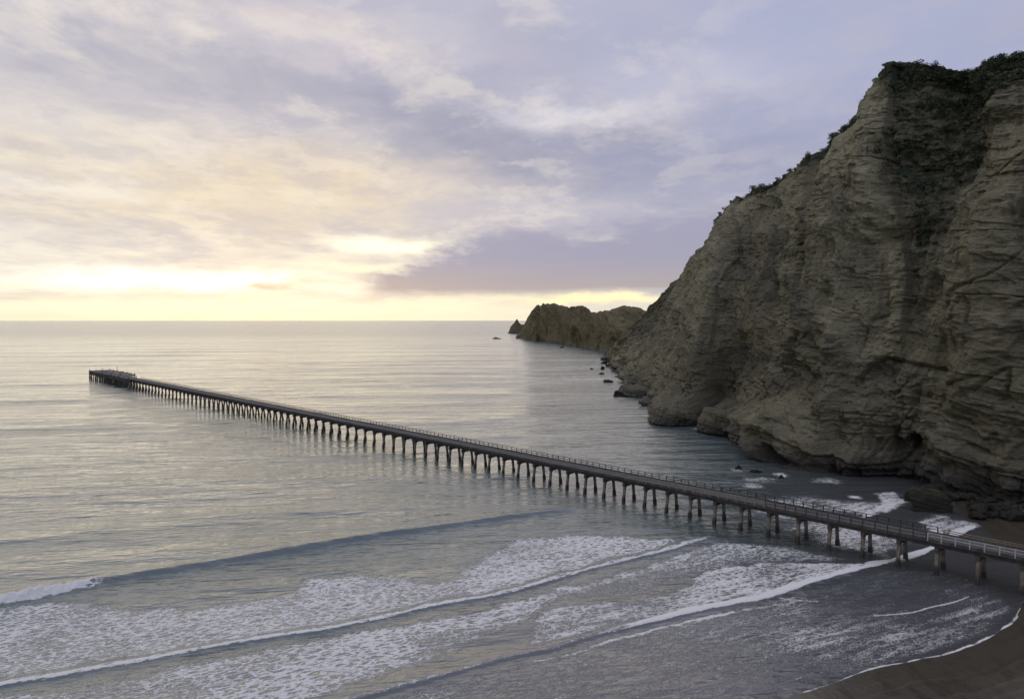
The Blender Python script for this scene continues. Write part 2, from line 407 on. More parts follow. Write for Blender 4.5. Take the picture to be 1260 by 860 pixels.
M = dict(water=mat_water(), sand=mat_sand(), rock=mat_rock(), far=mat_rock('far_mudstone', .74, .5, (1.0, .92, .74), 2.0), boulder=mat_rock('dark_boulder', .62, 2.0),
         concrete=mat_plain('weathered_concrete', (0.10, 0.085, 0.060), (0.26, 0.22, 0.155), 1.2, .9, .05, wetz=1.2),
         beam=mat_plain('stained_beam', (0.045, 0.040, 0.036), (0.105, 0.095, 0.080), .9, .9, .05, streak=True),
         deck=mat_plain('deck_concrete', (0.060, 0.058, 0.055), (0.110, 0.104, 0.096), .35, .9, .03),
         rail=mat_plain('weathered_rail', (0.19, 0.165, 0.125), (0.30, 0.26, 0.20), 2.0, .9, .01),
         rubble=mat_plain('broken_concrete', (0.10, 0.09, 0.078), (0.24, 0.215, 0.185), .5, .9, .06),
         rail_far=mat_plain('brown_rail', (0.09, 0.075, 0.058), (0.15, 0.125, 0.095), 2.0, .9, .01),
         rail_dark=mat_plain('dark_rail', (0.03, 0.03, 0.03), (0.06, 0.055, 0.05), 2.0, .8, .01),
         rail_white=mat_plain('pale_paint', (0.36, 0.35, 0.31), (0.50, 0.49, 0.44), 1.5, .7, .01),
         rail_yellow=mat_plain('lichen_rail', (0.22, 0.18, 0.085), (0.30, 0.25, 0.13), 1.5, .9, .01),
         leaf=mat_plain('scrub_leaf', (0.030, 0.048, 0.022), (0.115, 0.130, 0.062), .6, .8, .0),
         wood=mat_plain('bush_wood', (0.05, 0.04, 0.03), (0.09, 0.07, 0.05), 2, .9, .01),
         rust=mat_plain('rusted_timber', (0.10, 0.05, 0.025), (0.20, 0.11, 0.06), 2, .9, .01))

# ------------------------------------------------------------------ shoreline and breakers (plan curves)
G2 = lambda pts, z=0.0: [tuple(ground(u, v, z)[:2]) for u, v in pts]
shore_px = [(905, 900), (975, 860), (1037, 837), (1074, 824), (1129, 813), (1183, 799), (1220, 784), (1243, 768), (1256, 752), (1264, 735), (1262, 705), (1236, 672), (1207, 646)]
shore = G2(shore_px)
shore = [(25, -60), (30, 20)] + shore + [(112, 175), (135, 195), (200, 205), (600, 120)]
SH = catmull(shore, 6)
def shore_sd(x, y):
    # positive on the landward side (right of the direction of travel)
    d, _, _ = seg_dist(x, y, [tuple(p) for p in SH])
    return d
B2 = catmull(G2([(-120, 765), (0, 739), (60, 728), (130, 714), (250, 695), (420, 668), (560, 648), (640, 636), (700, 629), (770, 626)]), 4)
B1 = catmull(G2([(-150, 690), (0, 665), (120, 655), (230, 645), (330, 636), (460, 622), (600, 611)]), 4)
B3 = catmull(G2([(-150, 880), (0, 848), (67, 836), (133, 824), (200, 811), (267, 798), (333, 787), (400, 777), (467, 763), (540, 744), (607, 733), (667, 717), (733, 698), (820, 677), (868, 662), (905, 660)]), 4)
B4 = catmull(G2([(300, 905), (400, 872), (457, 856), (533, 836), (620, 812), (683, 799), (727, 785), (820, 762), (873, 750), (946, 736), (1000, 718), (1085, 695), (1120, 688), (1150, 676), (1174, 662), (1206, 645)]), 4)
B5 = catmull(G2([(860, 662), (885, 655), (905, 650), (925, 640)]), 4)

def nearshore(x, y):
    """height, foam, shallow of the water surface"""
    h = np.zeros(x.shape); foam = np.zeros(x.shape)
    T = lambda C: [tuple(p) for p in C]
    wob = fbm(x*.25, y*.25, o=4, seed=5)*0.7
    wob2 = fbm(x*.05, y*.05, o=3, seed=9)
    def crest(C, amp, back, front, f0=0.02, f1=0.15, fo=.0, shift=0):
        d, par, L = seg_dist(x, y, T(C)); p = par/L
        ends = sstep(0, f0, p)*sstep(1.0, 1-f1, p)
        hh = amp*np.where(d > 0, np.exp(-(d/front)**2), np.exp(-np.abs(d/back)**1.5))*ends
        return d, p, hh
    d, p, hh = crest(B1, .55, 8, 3.5, .05, .5); h += hh
    d2, p2, hh = crest(B2, 1.0, 3.0, 1.0, .01, .16); h += hh
    # white water where the outer breaker has begun to spill, on its left end
    br = sstep(.225, .15, p2 + wob*.02)
    foam = np.maximum(foam, 1.3*br*sstep(-.6+wob*.3, .0, d2)*sstep(1.9+wob*.9, 1.2+wob*.9, d2))
    h += br*.55*sstep(-.5, 0, d2)*sstep(1.9, 1.2, d2)*np.clip(0.4+wob+noise(x*1.6, y*1.6, seed=8)*.5, 0, 2)
    d3, p3, hh = crest(B3, .42, 3.5, .55, .01, .2); h += hh
    foam = np.maximum(foam, 1.3*sstep(0, .9, d3-(-1.5+wob*1.6))*sstep(.45, .1, d3+wob*.45)*sstep(1.0, .90, p3)*(.66+.5*wob))
    d4, p4, hh = crest(B4, .36, 3.0, .5, .01, .1); h += hh
    right4 = sstep(.30, .42, p4)
    foam = np.maximum(foam, (1.0+.25*right4)*sstep(0, .7+.6*right4, d4-(-.9-1.3*right4+wob*1.4))*sstep(.45, .1, d4+wob*.45)*(.60+.34*right4+.4*wob)*sstep(1., .97, p4))
    # a second, weaker line just ahead of it
    foam = np.maximum(foam, .72*np.exp(-((d4-2.1+wob*1.2)/.6)**2)*sstep(.16, .24, p4)*sstep(.66, .45, p4))
    P = lambda pts: poly_in(x, y, G2(pts))
    # broad rafts of foam left behind each bore
    R1 = P([(-200, 790), (0, 745), (60, 735), (127, 733), (173, 741), (233, 741), (300, 734), (350, 724), (377, 708), (433, 704), (483, 703), (533, 710), (560, 699), (600, 670), (650, 656), (717, 654), (793, 659), (850, 663)] +
           [(820, 677), (733, 698), (667, 717), (607, 733), (540, 744), (467, 763), (400, 777), (333, 787), (267, 798), (200, 811), (133, 824), (67, 836), (0, 848), (-200, 890)])
    foam = np.maximum(foam, sstep(-.8, 3.5, R1+wob*2.5+wob2*1.0)*(.61+.12*wob2+.06*wob))
    R2 = P([(-200, 910), (0, 855), (133, 832), (333, 795), (467, 771), (607, 741), (733, 704), (870, 668), (860, 690), (760, 725), (690, 745), (650, 775), (560, 815), (450, 850), (300, 900), (100, 930)])
    foam = np.maximum(foam, sstep(-.5, 3, R2+wob*2+wob2*2)*(.60+.16*wob2+.10*wob))
    R3 = P([(662, 752), (700, 743), (770, 738), (820, 728), (870, 700), (940, 690), (1060, 693), (1075, 697), (1000, 716), (946, 734), (873, 748), (820, 760), (727, 783), (683, 797), (640, 800)])
    foam = np.maximum(foam, sstep(-.5, 1.5, R3+wob*1.6)*(.64+.15*wob2+.1*wob))
    R3b = P([(730, 715), (870, 665), (960, 668), (1060, 690), (940, 694), (860, 706), (790, 735), (700, 742)])
    foam = np.maximum(foam, sstep(-1, 2.5, R3b+wob*1.5)*(.50+.12*wob2))
    # thinning streaks running up the beach
    R4 = P([(300, 905), (533, 838), (727, 789), (873, 754), (1000, 722), (1085, 699), (1160, 700), (1230, 720), (1256, 750), (1220, 784), (1129, 813), (1037, 837), (960, 866), (860, 930)])
    fade = sstep(60, 20, np.abs(x-ground(760, 800)[0]))
    foam = np.maximum(foam, sstep(-.5, 2, R4)*(.36+.16*wob2+.05*fade))
    # the back-eddy under the cliff
    R5 = P([(925, 612), (985, 596), (1015, 606), (1050, 612), (1078, 604), (1100, 604), (1118, 618), (1092, 630), (1060, 637), (1100, 655), (1140, 668), (1100, 690), (1000, 665), (930, 640), (905, 625)])
    foam = np.maximum(foam, sstep(-3, 6, R5+wob*4+wob2*5)*(.62+.25*wob2))
    R5b = P([(1075, 606), (1100, 604), (1120, 617), (1095, 630), (1062, 636), (1060, 628), (1080, 620)])
    foam = np.maximum(foam, sstep(-1.2, 1.6, R5b+wob*2)*(.74+.2*wob))
    R6 = P([(1118, 640), (1150, 632), (1195, 640), (1207, 645), (1176, 661), (1150, 655)])
    foam = np.maximum(foam, sstep(-1.5, 2.0, R6+wob*3)*(.62+.2*wob))
    for (u, v, ru, rv, am) in [(1052, 611, 9, 3, 1.25), (925, 598, 18, 4, .8), (962, 585, 12, 4, 1.0), (908, 578, 13, 4, .75), (935, 588, 22, 4, .85), (865, 527, 14, 3, .75), (1020, 592, 30, 4, .7), (880, 533, 16, 3, .7), (985, 640, 40, 8, .6)]:
        g = ground(u, v); gx = abs(ground(u+ru, v)[0]-g[0]); gy = abs(ground(u, v+rv)[1]-ground(u, v-rv)[1])/2
        foam = np.maximum(foam, am*.72*sstep(1.6, .0, np.hypot((x-g[0])/gx, (y-g[1])/gy)+wob*1.2))
    # swash edge on the sand
    sd = shore_sd(x, y)
    edge = sstep(-.45, -.2, sd+wob*.45)*sstep(118, 106, y)
    foam = np.maximum(foam, .90*edge*(0.75+.5*wob))
    C = catmull(G2([(1062, 758), (1110, 755), (1150, 746), (1180, 738), (1200, 731)]), 4)
    d, p, _h2 = crest(C, 0, 1, 1); foam = np.maximum(foam, .85*np.exp(-((d+wob*.35)/.22)**2)*sstep(0, .1, p)*sstep(1, .9, p))
    C = catmull(G2([(955, 736), (1000, 740), (1010, 740)]), 4)
    d, p, _h2 = crest(C, 0, 1, 1); foam = np.maximum(foam, .8*np.exp(-((d+wob*.3)/.25)**2)*sstep(0, .1, p)*sstep(1, .9, p))
    C = catmull(G2([(810, 668), (850, 661), (900, 661)]), 4)
    d, p, hh = crest(C, .25, 1.5, .6, .1, .3); h += hh
    foam = np.where(sd > -25, foam, foam)
    shallow = sstep(-75, -8, sd)
    calm = sstep(-3, -60, sd)
    return h, foam, shallow, calm, sd

# ------------------------------------------------------------------ sea (one sheet out to the horizon)
def build_sea():
    rs = [38.0]
    while rs[-1] < 70000:
        r = rs[-1]; rs.append(r*(1.0026 if r < 330 else 1.006 if r < 1600 else 1.02 if r < 8000 else 1.12))
    rs = np.array(rs)
    a = np.concatenate([np.arange(-180, -60, 4.0), np.arange(-60, -39, .5), np.arange(-39, 37, .058), np.arange(37, 60, .4), np.arange(60, 180.1, 4.0)])
    az = np.radians(a)
    A, RR = np.meshgrid(az, rs)
    X = (np.sin(A)*RR); Y = (np.cos(A)*RR)
    x = X.ravel(); y = Y.ravel(); r = RR.ravel()
    h = np.zeros(x.shape); foam = np.zeros(x.shape); shal = np.zeros(x.shape); calm = np.ones(x.shape)
    near = (r < 420) & (np.abs(A.ravel()) < R(60))
    hn, fo, sh, ca, sd = nearshore(x[near], y[near])
    h[near] += hn; foam[near] = fo; shal[near] = sh; calm[near] = ca
    # open-water swell, bending toward the beach; each component only where the sheet can carry it
    bend = np.exp(-np.clip(y, 0, None)/260.0)
    wx = fbm(x/140, y/140, o=3, seed=21)*14; wy = fbm(x/90, y/90, o=3, seed=33)*9
    sheltered = 1-.6*sstep(-40, 60, x)*sstep(700, 300, y)
    for lam, amp, dr in ((120, .45, .05), (58, .46, .16), (37, .30, .10), (23, .19, .22), (14, .095, .08), (9, .055, .42), (5.6, .035, -.2)):
        dx = dr + .30*bend; dn = np.hypot(dx, 1)
        ph = (x*dx/dn - y/dn + wx*(lam/58)**.3 + wy*.6)/lam*2*math.pi
        spacing = np.maximum(r*np.where(r < 330, .0026, np.where(r < 1600, .006, .02)), 0)
        ok = sstep(lam/3.0, lam/6.0, spacing)
        env = .55+.45*fbm(x/(lam*4), y/(lam*2), o=2, seed=int(lam))
        g = np.sin(ph); g = np.exp((g-1)*1.8)*1.9-.75
        h += amp*g*ok*env*calm*sheltered
    Z = h + .0
    Z += noise(x*.9, y*.9, seed=3)*.02*calm*(r < 300)
    V = np.stack([x, y, Z], 1)
    foam = np.where(shore_sd(x, y) > 2.0, 0, foam) if False else foam
    me = mesh_np('sea', V, grid_faces(len(rs), len(az)), M['water'], True, dict(foam=foam, shallow=shal))
    o = link('sea', me); tag(o, kind='structure', label='grey sea with lines of swell and lacy white surf')
build_sea()

# ------------------------------------------------------------------ beach (rises out of the water along the shoreline)
def build_beach():
    xs = np.concatenate([np.arange(-400, 0, 10.0), np.arange(0, 30, 1.5), np.arange(30, 145, .4), np.arange(145, 400, 6.0)])
    ys = np.concatenate([np.arange(-300, 40, 10.0), np.arange(40, 240, .5), np.arange(240, 420, 6.0)])
    X, Y = np.meshgrid(xs, ys); x = X.ravel(); y = Y.ravel()
    sd = shore_sd(x, y)
    wob = fbm(x*.2, y*.2, o=4, seed=55)*.5
    s = sd + wob
    z = np.where(s > 0, s*.028, s*.05) + .01
    z = np.clip(z, -6, 3.0) + np.where(sd > 4, fbm(x*.15, y*.15, o=4, seed=77)*.06*sstep(4, 14, sd), 0)
    wet = sstep(26, 3, sd+wob*8)
    me = mesh_np('beach', np.stack([x, y, z], 1), grid_faces(len(ys), len(xs)), M['sand'], True, dict(wet=wet, landward=sd))
    tag(link('beach', me), kind='structure', label='dark wet sand beach at the foot of the cliff')
build_beach()

# ------------------------------------------------------------------ the main cliff
g = lambda u, v: tuple(ground(u, v)[:2])
PAIRS = [  # foot (x, y), crest (x, y, z)
    ((420, 20), (480, 60, 95)), ((270, 95), (330, 140, 110)), ((185, 140), (235, 185, 124)),
    ((g(1275, 626)), tuple(at_depth(1275, 66, 218))), ((116, 190), tuple(at_depth(1205, 79, 238))),
    ((107, 200), tuple(at_depth(1140, 85, 253))), ((97, 207), tuple(at_depth(1092, 84, 268))),
    (g(985, 583), tuple(at_depth(1077, 100, 280))), (g(935, 566), tuple(at_depth(1053, 146, 300))),
    (g(921, 548), tuple(at_depth(1015, 180, 335))), ((95, 296), tuple(at_depth(975, 207, 380))),
    ((90, 312), tuple(at_depth(942, 229, 410))), (g(812, 522), tuple(at_depth(915, 241, 440))),
    (g(808, 497), tuple(at_depth(893, 258, 472))), (g(782, 481), tuple(at_depth(880, 280, 515))),
    (g(768, 472), tuple(at_depth(868, 303, 560))), (g(756, 455), tuple(at_depth(853, 328, 620))),
    (g(749, 443), tuple(at_depth(835, 345, 690))), (g(744, 437), tuple(at_depth(818, 366, 800))),
    ((150, 1000), tuple(at_depth(806, 378, 900))), ((230, 1040), (260, 990, 45)), ((420, 1080), (420, 1020, 40))]
def build_cliff():
    A = np.array([list(f)+[0]+list(t) for f, t in PAIRS], float)
    # resample so that cells are finer where the cliff is closer
    D = catmull(A, 60)
    mid = (D[:, :3]+D[:, 3:])/2; seg = np.linalg.norm(np.diff(mid, axis=0), axis=1)
    wgt = seg/np.clip(np.hypot((mid[1:, 0]-0), (mid[1:, 1])), 150, 900)
    vis = np.where((mid[1:, 0]/mid[1:, 1] > .95) | (mid[1:, 1] > 930), .15, 1.0)
    cum = np.concatenate([[0], np.cumsum(wgt*vis)]); ncol = 1500
    sidx = np.interp(np.linspace(0, cum[-1], ncol), cum, np.arange(len(cum)))
    B = np.stack([np.interp(sidx, np.arange(len(D)), D[:, k]) for k in range(6)], 1)
    arc = np.interp(sidx, np.arange(len(D)), np.concatenate([[0], np.cumsum(seg)]))
    nrow = 620
    t = np.concatenate([np.linspace(-.05, 1.0, nrow)])
    foot = B[:, :3]; top = B[:, 3:]
    # outward normal in plan
    tang = np.gradient((foot+top)/2, axis=0)[:, :2]
    from_k = np.ones(61)/61
    for k in range(2):
        pad = np.pad(tang[:, k], 30, mode='edge'); tang[:, k] = np.convolve(pad, from_k, 'valid')
    tang /= np.linalg.norm(tang, axis=1)[:, None]
    nrm = np.stack([-tang[:, 1], tang[:, 0]], 1)
    if nrm[ncol//2, 0] > 0: nrm = -nrm
    TT, SS = np.meshgrid(t, arc, indexing='ij')
    tb = np.clip(TT, 0, 1)
    # profile: an apron at the foot, then steep, easing at the very top
    apron = 1 - .5*sstep(1200, 300, SS)*0
    prof = .09*sstep(0, .12, tb)*(1+0*apron) + .50*tb + .24*sstep(.55, 1.05, tb)/sstep(.55, 1.05, np.array(1.0))
    prof = prof/prof[-1, :][None, :]
    farw = sstep(300, 480, (foot[:, 1]+top[:, 1])/2)[None]; prof = prof*(1-farw)+(tb**.9)*farw
    X = foot[:, 0][None]+(top[:, 0]-foot[:, 0])[None]*prof
    Y = foot[:, 1][None]+(top[:, 1]-foot[:, 1])[None]*prof
    Z = top[:, 2][None]*TT
    nx = nrm[:, 0][None]; ny = nrm[:, 1][None]
    lid = sstep(1.0, .93, tb)                                   # displacement fades at the crest so the skyline holds
    foot_f = sstep(.22, .0, tb)
    z = Z; s = SS
    gul = fbm(s/38+noise(s/60, z/50, seed=2)*.7, z/190, o=4, seed=41, ridge=True)
    dsp = gul*4.2*(.25+.75*lid)
    dsp += fbm(s/17, z/45, o=4, seed=61, ridge=True)*2.6*(.3+.7*lid)
    dsp += fbm(s/60, z/35, o=3, seed=71)*2.4*lid
    # bedding: ledges on planes dipping toward the beach
    zz = z - (X*.05+Y*.22) + fbm(s/40, z/30, o=3, seed=81)*4
    def ledge(q, seed):
        i = np.floor(q); f = q-i
        a = _h(i.astype(np.int64), np.zeros_like(i, dtype=np.int64), np.zeros_like(i, dtype=np.int64), seed); b = _h(i.astype(np.int64)+1, np.zeros_like(i, dtype=np.int64), np.zeros_like(i, dtype=np.int64), seed)
        return a+(b-a)*sstep(.70, 1.0, f)
    brk = .35+.65*sstep(-.25, .45, fbm(s/22, z/16, o=3, seed=91))
    dsp += ledge(zz/5.2, 3)*1.3*(.22+1.5*foot_f)*brk
    dsp += ledge(zz/1.9, 5)*.60*(.25+.6*sstep(60,20,z)+.9*foot_f)*brk
    dsp += (fbm(s/2.6, z/34, o=5, seed=451, g=.6, ridge=True)*1.9)*sstep(35, 70, z)*lid
    dsp += ledge(zz/.8, 9)*.24*(.7+1.0*foot_f)*brk
    U0, V0 = project(np.stack([X, Y, Z], -1))
    # spalled plates with crisp edges
    def plates(q, seed_amp):
        i = np.floor(q); f = q-i; return (i+sstep(.72, 1.0, f))*seed_amp
    dsp += plates(fbm(s/30, zz/11, o=5, seed=401, g=.55)*5.5, .75)
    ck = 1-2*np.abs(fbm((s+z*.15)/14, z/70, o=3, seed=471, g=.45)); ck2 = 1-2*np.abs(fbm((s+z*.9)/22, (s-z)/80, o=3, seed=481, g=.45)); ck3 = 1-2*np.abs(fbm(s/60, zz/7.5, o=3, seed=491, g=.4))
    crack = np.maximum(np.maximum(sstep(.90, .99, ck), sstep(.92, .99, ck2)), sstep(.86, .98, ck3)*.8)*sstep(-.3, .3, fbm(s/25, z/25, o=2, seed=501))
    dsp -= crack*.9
    dsp += plates(fbm(s/8, zz/5.5, o=4, seed=411, g=.55)*4.5, .42)*(.4+.6*brk)
    dsp += np.minimum(fbm(s/11+noise(s/30, z/30, seed=5), z/60, o=4, seed=421, ridge=True), .35)*3.0*lid
    # notch cut by the sea, and broken shelves just above it
    dsp += 1.4*sstep(9, 2.5, z+fbm(s/9, s*0, o=4, seed=511)*4)*sstep(300, 250, Y)*sstep(188, 200, Y)
    dsp -= 1.6*sstep(2.6, 1.2, z+fbm(s/6, s*0, o=3, seed=431)*1.6)*(Y > 190)
    dsp += ledge((zz+Z*0)/2.6, 13)*2.0*sstep(22, 4, z)
    dsp += plates(fbm(s/14, z/30, o=4, seed=441)*4, 2.0)*sstep(30, 8, z)
    fm = np.exp(-(np.maximum(np.hypot((U0-855)/85, (V0-500)/34), 0))**4)
    dsp += (ledge(zz/3.3, 23)*2.6+ledge(zz/1.25, 27)*1.1+plates(fbm(s/9, z/7, o=4, seed=521)*4, 1.0))*fm-2.0*fm*crack
    # joint blocks and fine roughness
    dsp += np.round(fbm(s/6, zz/4, o=2, seed=111)*3)/3*1.0*brk
    dsp += fbm(s/6.5, z/6.5, o=7, seed=101, g=.62)*1.3 + np.minimum(fbm(s/3.2, z/4.5, o=5, seed=107, g=.6, ridge=True), .2)*.8
    dsp += fbm(s/1.6, z/4.0, o=4, seed=131, g=.6)*.45
    base = np.stack([X, Y, Z], -1); U, Vv = project(base)
    veg = np.zeros(X.shape); stain_shade = np.zeros(X.shape); pale = np.zeros(X.shape)
    wv = fbm(s/9, z/9, o=4, seed=151)
    def spot(u, v, ru, rv, rot=0):
        c, s_ = math.cos(rot), math.sin(rot); a = U-u; b = Vv-v
        return np.hypot((a*c+b*s_)/ru, (-a*s_+b*c)/rv)
    # hollows and swellings: (u, v, ru, rv, rot, depth) ; positive depth = hollow
    for (u, v, ru, rv, rot, dep, veg_, st) in [
        (1150, 190, 50, 120, .42, 11, 0, 0), (1085, 225, 14, 110, .1, -2.5, 0, 0), (1225, 300, 30, 170, .40, -6, 0, 0),
        (905, 320, 26, 40, .5, 6, .15, .35), (960, 300, 12, 45, .2, 4, .35, .3), (1020, 200, 14, 34, .2, 3, .3, .1),
        (905, 450, 42, 26, -.45, 5.5, .1, .5), (985, 470, 26, 34, .25, 3, 0, .4), (1085, 455, 26, 14, -.3, 4, 0, .5),
        (1130, 540, 16, 9, -.3, 6, 0, .8), (950, 560, 11, 15, 0, 9, 0, 1.2), (931, 551, 7, 15, 0, 7, 0, 1.2),
        (1040, 520, 80, 34, .15, -2.5, 0, 0), (968, 530, 40, 26, .1, -4, 0, 0), (897, 512, 30, 17, .1, -8, 0, 0), (868, 497, 9, 24, .2, 8, 0, .6), (922, 512, 9, 22, -.5, 7, 0, .5),
        (835, 500, 20, 12, .15, -2, 0, .2), (800, 470, 18, 10, .3, -4, 0, 0), (1000, 548, 60, 20, .2, -5, 0, 0), (955, 515, 34, 16, 0, -6, 0, 0), (1215, 600, 70, 26, .2, 3, 0, .5), (1080, 400, 10, 40, .05, 1.5, 0, .3),
        (1165, 262, 20, 60, .6, 5, .3, .3), (800, 400, 16, 30, .6, 4, .1, .3), (905, 545, 10, 14, 0, 6, 0, .8), (1090, 575, 60, 12, .15, -3, 0, .35)]:
        q = np.maximum(spot(u, v, ru, rv, rot)+wv*.30, 0)
        k = np.where(q < 2.5, np.exp(-q**2.4), 0)
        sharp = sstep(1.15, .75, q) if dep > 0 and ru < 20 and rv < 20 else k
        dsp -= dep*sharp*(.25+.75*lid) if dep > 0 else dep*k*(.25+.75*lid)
        veg += veg_*k; stain_shade += st*sharp  # shade of hollows and cave mouths darkened into the rock colour
    # overhanging scar: crisp break lines
    for (pts, dep, wd) in [([(1103, 86), (1096, 150), (1086, 215), (1104, 262), (1118, 330), (1112, 400)], 5.0, 46), ([(1010, 190), (1000, 240), (985, 300), (975, 360)], 3.0, 30), ([(1240, 110), (1215, 190), (1180, 300), (1130, 370)], -3.5, 30), ([(910, 250), (905, 300), (880, 360), (870, 420)], 2.5, 26), ([(1062, 470), (1072, 452), (1090, 444), (1115, 446), (1140, 452), (1175, 458)], 2.2, 7), ([(950, 255), (955, 300), (948, 340)], 2.0, 16), ([(1062, 440), (1064, 410), (1072, 392), (1088, 388)], 1.4, 5),
                     ([(1100, 570), (1120, 548), (1128, 535), (1145, 535)], 2.5, 6), ([(1000, 560), (1040, 585), (1110, 588)], -1.2, 5), ([(985, 410), (975, 440), (985, 470)], 1.8, 8),
                     ([(1215, 480), (1235, 460), (1248, 455), (1245, 480)], 1.6, 6), ([(1170, 500), (1190, 475), (1215, 465)], 1.4, 6)]:
        dd, _, _ = seg_dist(U+wv*3, Vv+wv*3, pts); m = sstep(wd, 0, np.abs(dd))*(dd > 0)
        dsp -= dep*m; stain_shade += .25*sstep(3, 0, np.abs(dd))
    def vp(pts, amt, soft=14):
        nonlocal veg
        veg = np.maximum(veg, amt*sstep(-soft, soft, poly_in(U, Vv, pts)+wv*14))
    vp([(1092, 86), (1150, 84), (1228, 76), (1262, 66), (1300, 60), (1290, 100), (1238, 116), (1215, 150), (1190, 205), (1160, 240), (1150, 270), (1135, 300), (1120, 296), (1118, 250), (1085, 218), (1080, 195), (1098, 150)], 1.0, 9)
    vp([(1078, 205), (1110, 190), (1150, 210), (1140, 225), (1090, 222)], 1.25, 6)
    vp([(1003, 172), (1040, 158), (1030, 182), (1010, 210), (995, 222), (992, 205)], .8, 8)
    vp([(920, 238), (945, 232), (960, 245), (940, 250)], .75, 6)
    vp([(952, 268), (966, 276), (978, 318), (966, 322), (952, 296)], .85, 7)
    vp([(885, 280), (925, 262), (932, 290), (915, 330), (888, 330)], .36, 10)
    vp([(860, 445), (900, 432), (918, 440), (912, 465), (880, 470)], .45, 8)
    vp([(790, 385), (815, 375), (838, 350), (830, 380), (800, 430), (770, 440)], .4, 10)
    veg = veg + .9*sstep(.94, .99, tb+wv*.02)
    veg = veg + sstep(.25, .8, fbm(s/14, z/18, o=4, seed=171))*.40*sstep(.1, .3, tb)
    stain_shade += sstep(.15, .7, fbm(s/20, z/30, o=4, seed=181))*.5 + sstep(.16, .02, tb)*.45
    dsp += np.maximum(veg-.5, 0)*fbm(s/2.5, z/2.5, o=3, seed=191)*1.4
    stain_shade += crack*.55  # cracks drawn as dark lines in the colour, standing in for crevice shade
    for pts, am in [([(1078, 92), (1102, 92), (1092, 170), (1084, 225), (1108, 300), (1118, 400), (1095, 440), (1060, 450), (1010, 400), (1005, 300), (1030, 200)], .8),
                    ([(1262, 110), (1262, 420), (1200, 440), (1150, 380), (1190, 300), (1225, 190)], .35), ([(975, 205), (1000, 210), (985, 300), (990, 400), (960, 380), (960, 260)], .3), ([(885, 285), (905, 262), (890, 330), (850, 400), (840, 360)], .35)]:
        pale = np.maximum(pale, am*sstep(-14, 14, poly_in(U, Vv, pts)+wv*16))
    stain_shade += .45*sstep(-20, 30, poly_in(U, Vv, [(760, 400), (850, 350), (900, 300), (960, 290), (1000, 380), (1010, 470), (940, 500), (860, 480), (790, 460)]))*sstep(-.1, .4, fbm(s/12, z/10, o=4, seed=461))
    below = TT < 0
    X = X + nx*dsp; Y = Y + ny*dsp
    Z = Z + fbm(s/3, z/3, o=3, seed=141)*.25*lid*(TT > .01) + np.where(TT > .97, (fbm(s/7, z*0, o=5, seed=201, g=.6)*1.8+np.round(fbm(s/16, z*0, o=2, seed=205)*4)*.7)*sstep(.97, 1, TT), 0)
    # land behind the crest
    rows = 60; k = (np.arange(1, rows+1)/rows)
    back = (k**1.7*170)[:, None]
    bx = X[-1][None]-nx*back; by = Y[-1][None]-ny*back
    bz = Z[-1][None] - back*.10 - 3.5*sstep(0, 12, back) + fbm(bx/25, by/25, o=4, seed=211)*2.0*sstep(0, 20, back)
    bz = np.where(by > 950, np.minimum(bz, 38), bz)
    X = np.vstack([X, bx]); Y = np.vstack([Y, by]); Z = np.vstack([Z, bz])
    veg = np.vstack([veg, np.full(bx.shape, 1.1)]); pale = np.vstack([pale, np.zeros(bx.shape)]); stain_shade = np.vstack([stain_shade, np.zeros(bx.shape)])
    me = mesh_np('cliff', np.stack([X, Y, Z], -1).reshape(-1, 3), grid_faces(X.shape[0], ncol)[:, ::-1], M['rock'], True, dict(veg=veg.ravel(), pale=pale.ravel(), stain_shade=np.clip(stain_shade, 0, 1).ravel()))
    tag(link('cliff', me), kind='structure', label='tall pale mudstone cliff falling to the sea')
    U2, V2 = project(np.stack([X, Y, Z], -1)); return X, Y, Z, U2, V2, veg, nrow, nrm
CL = build_cliff()

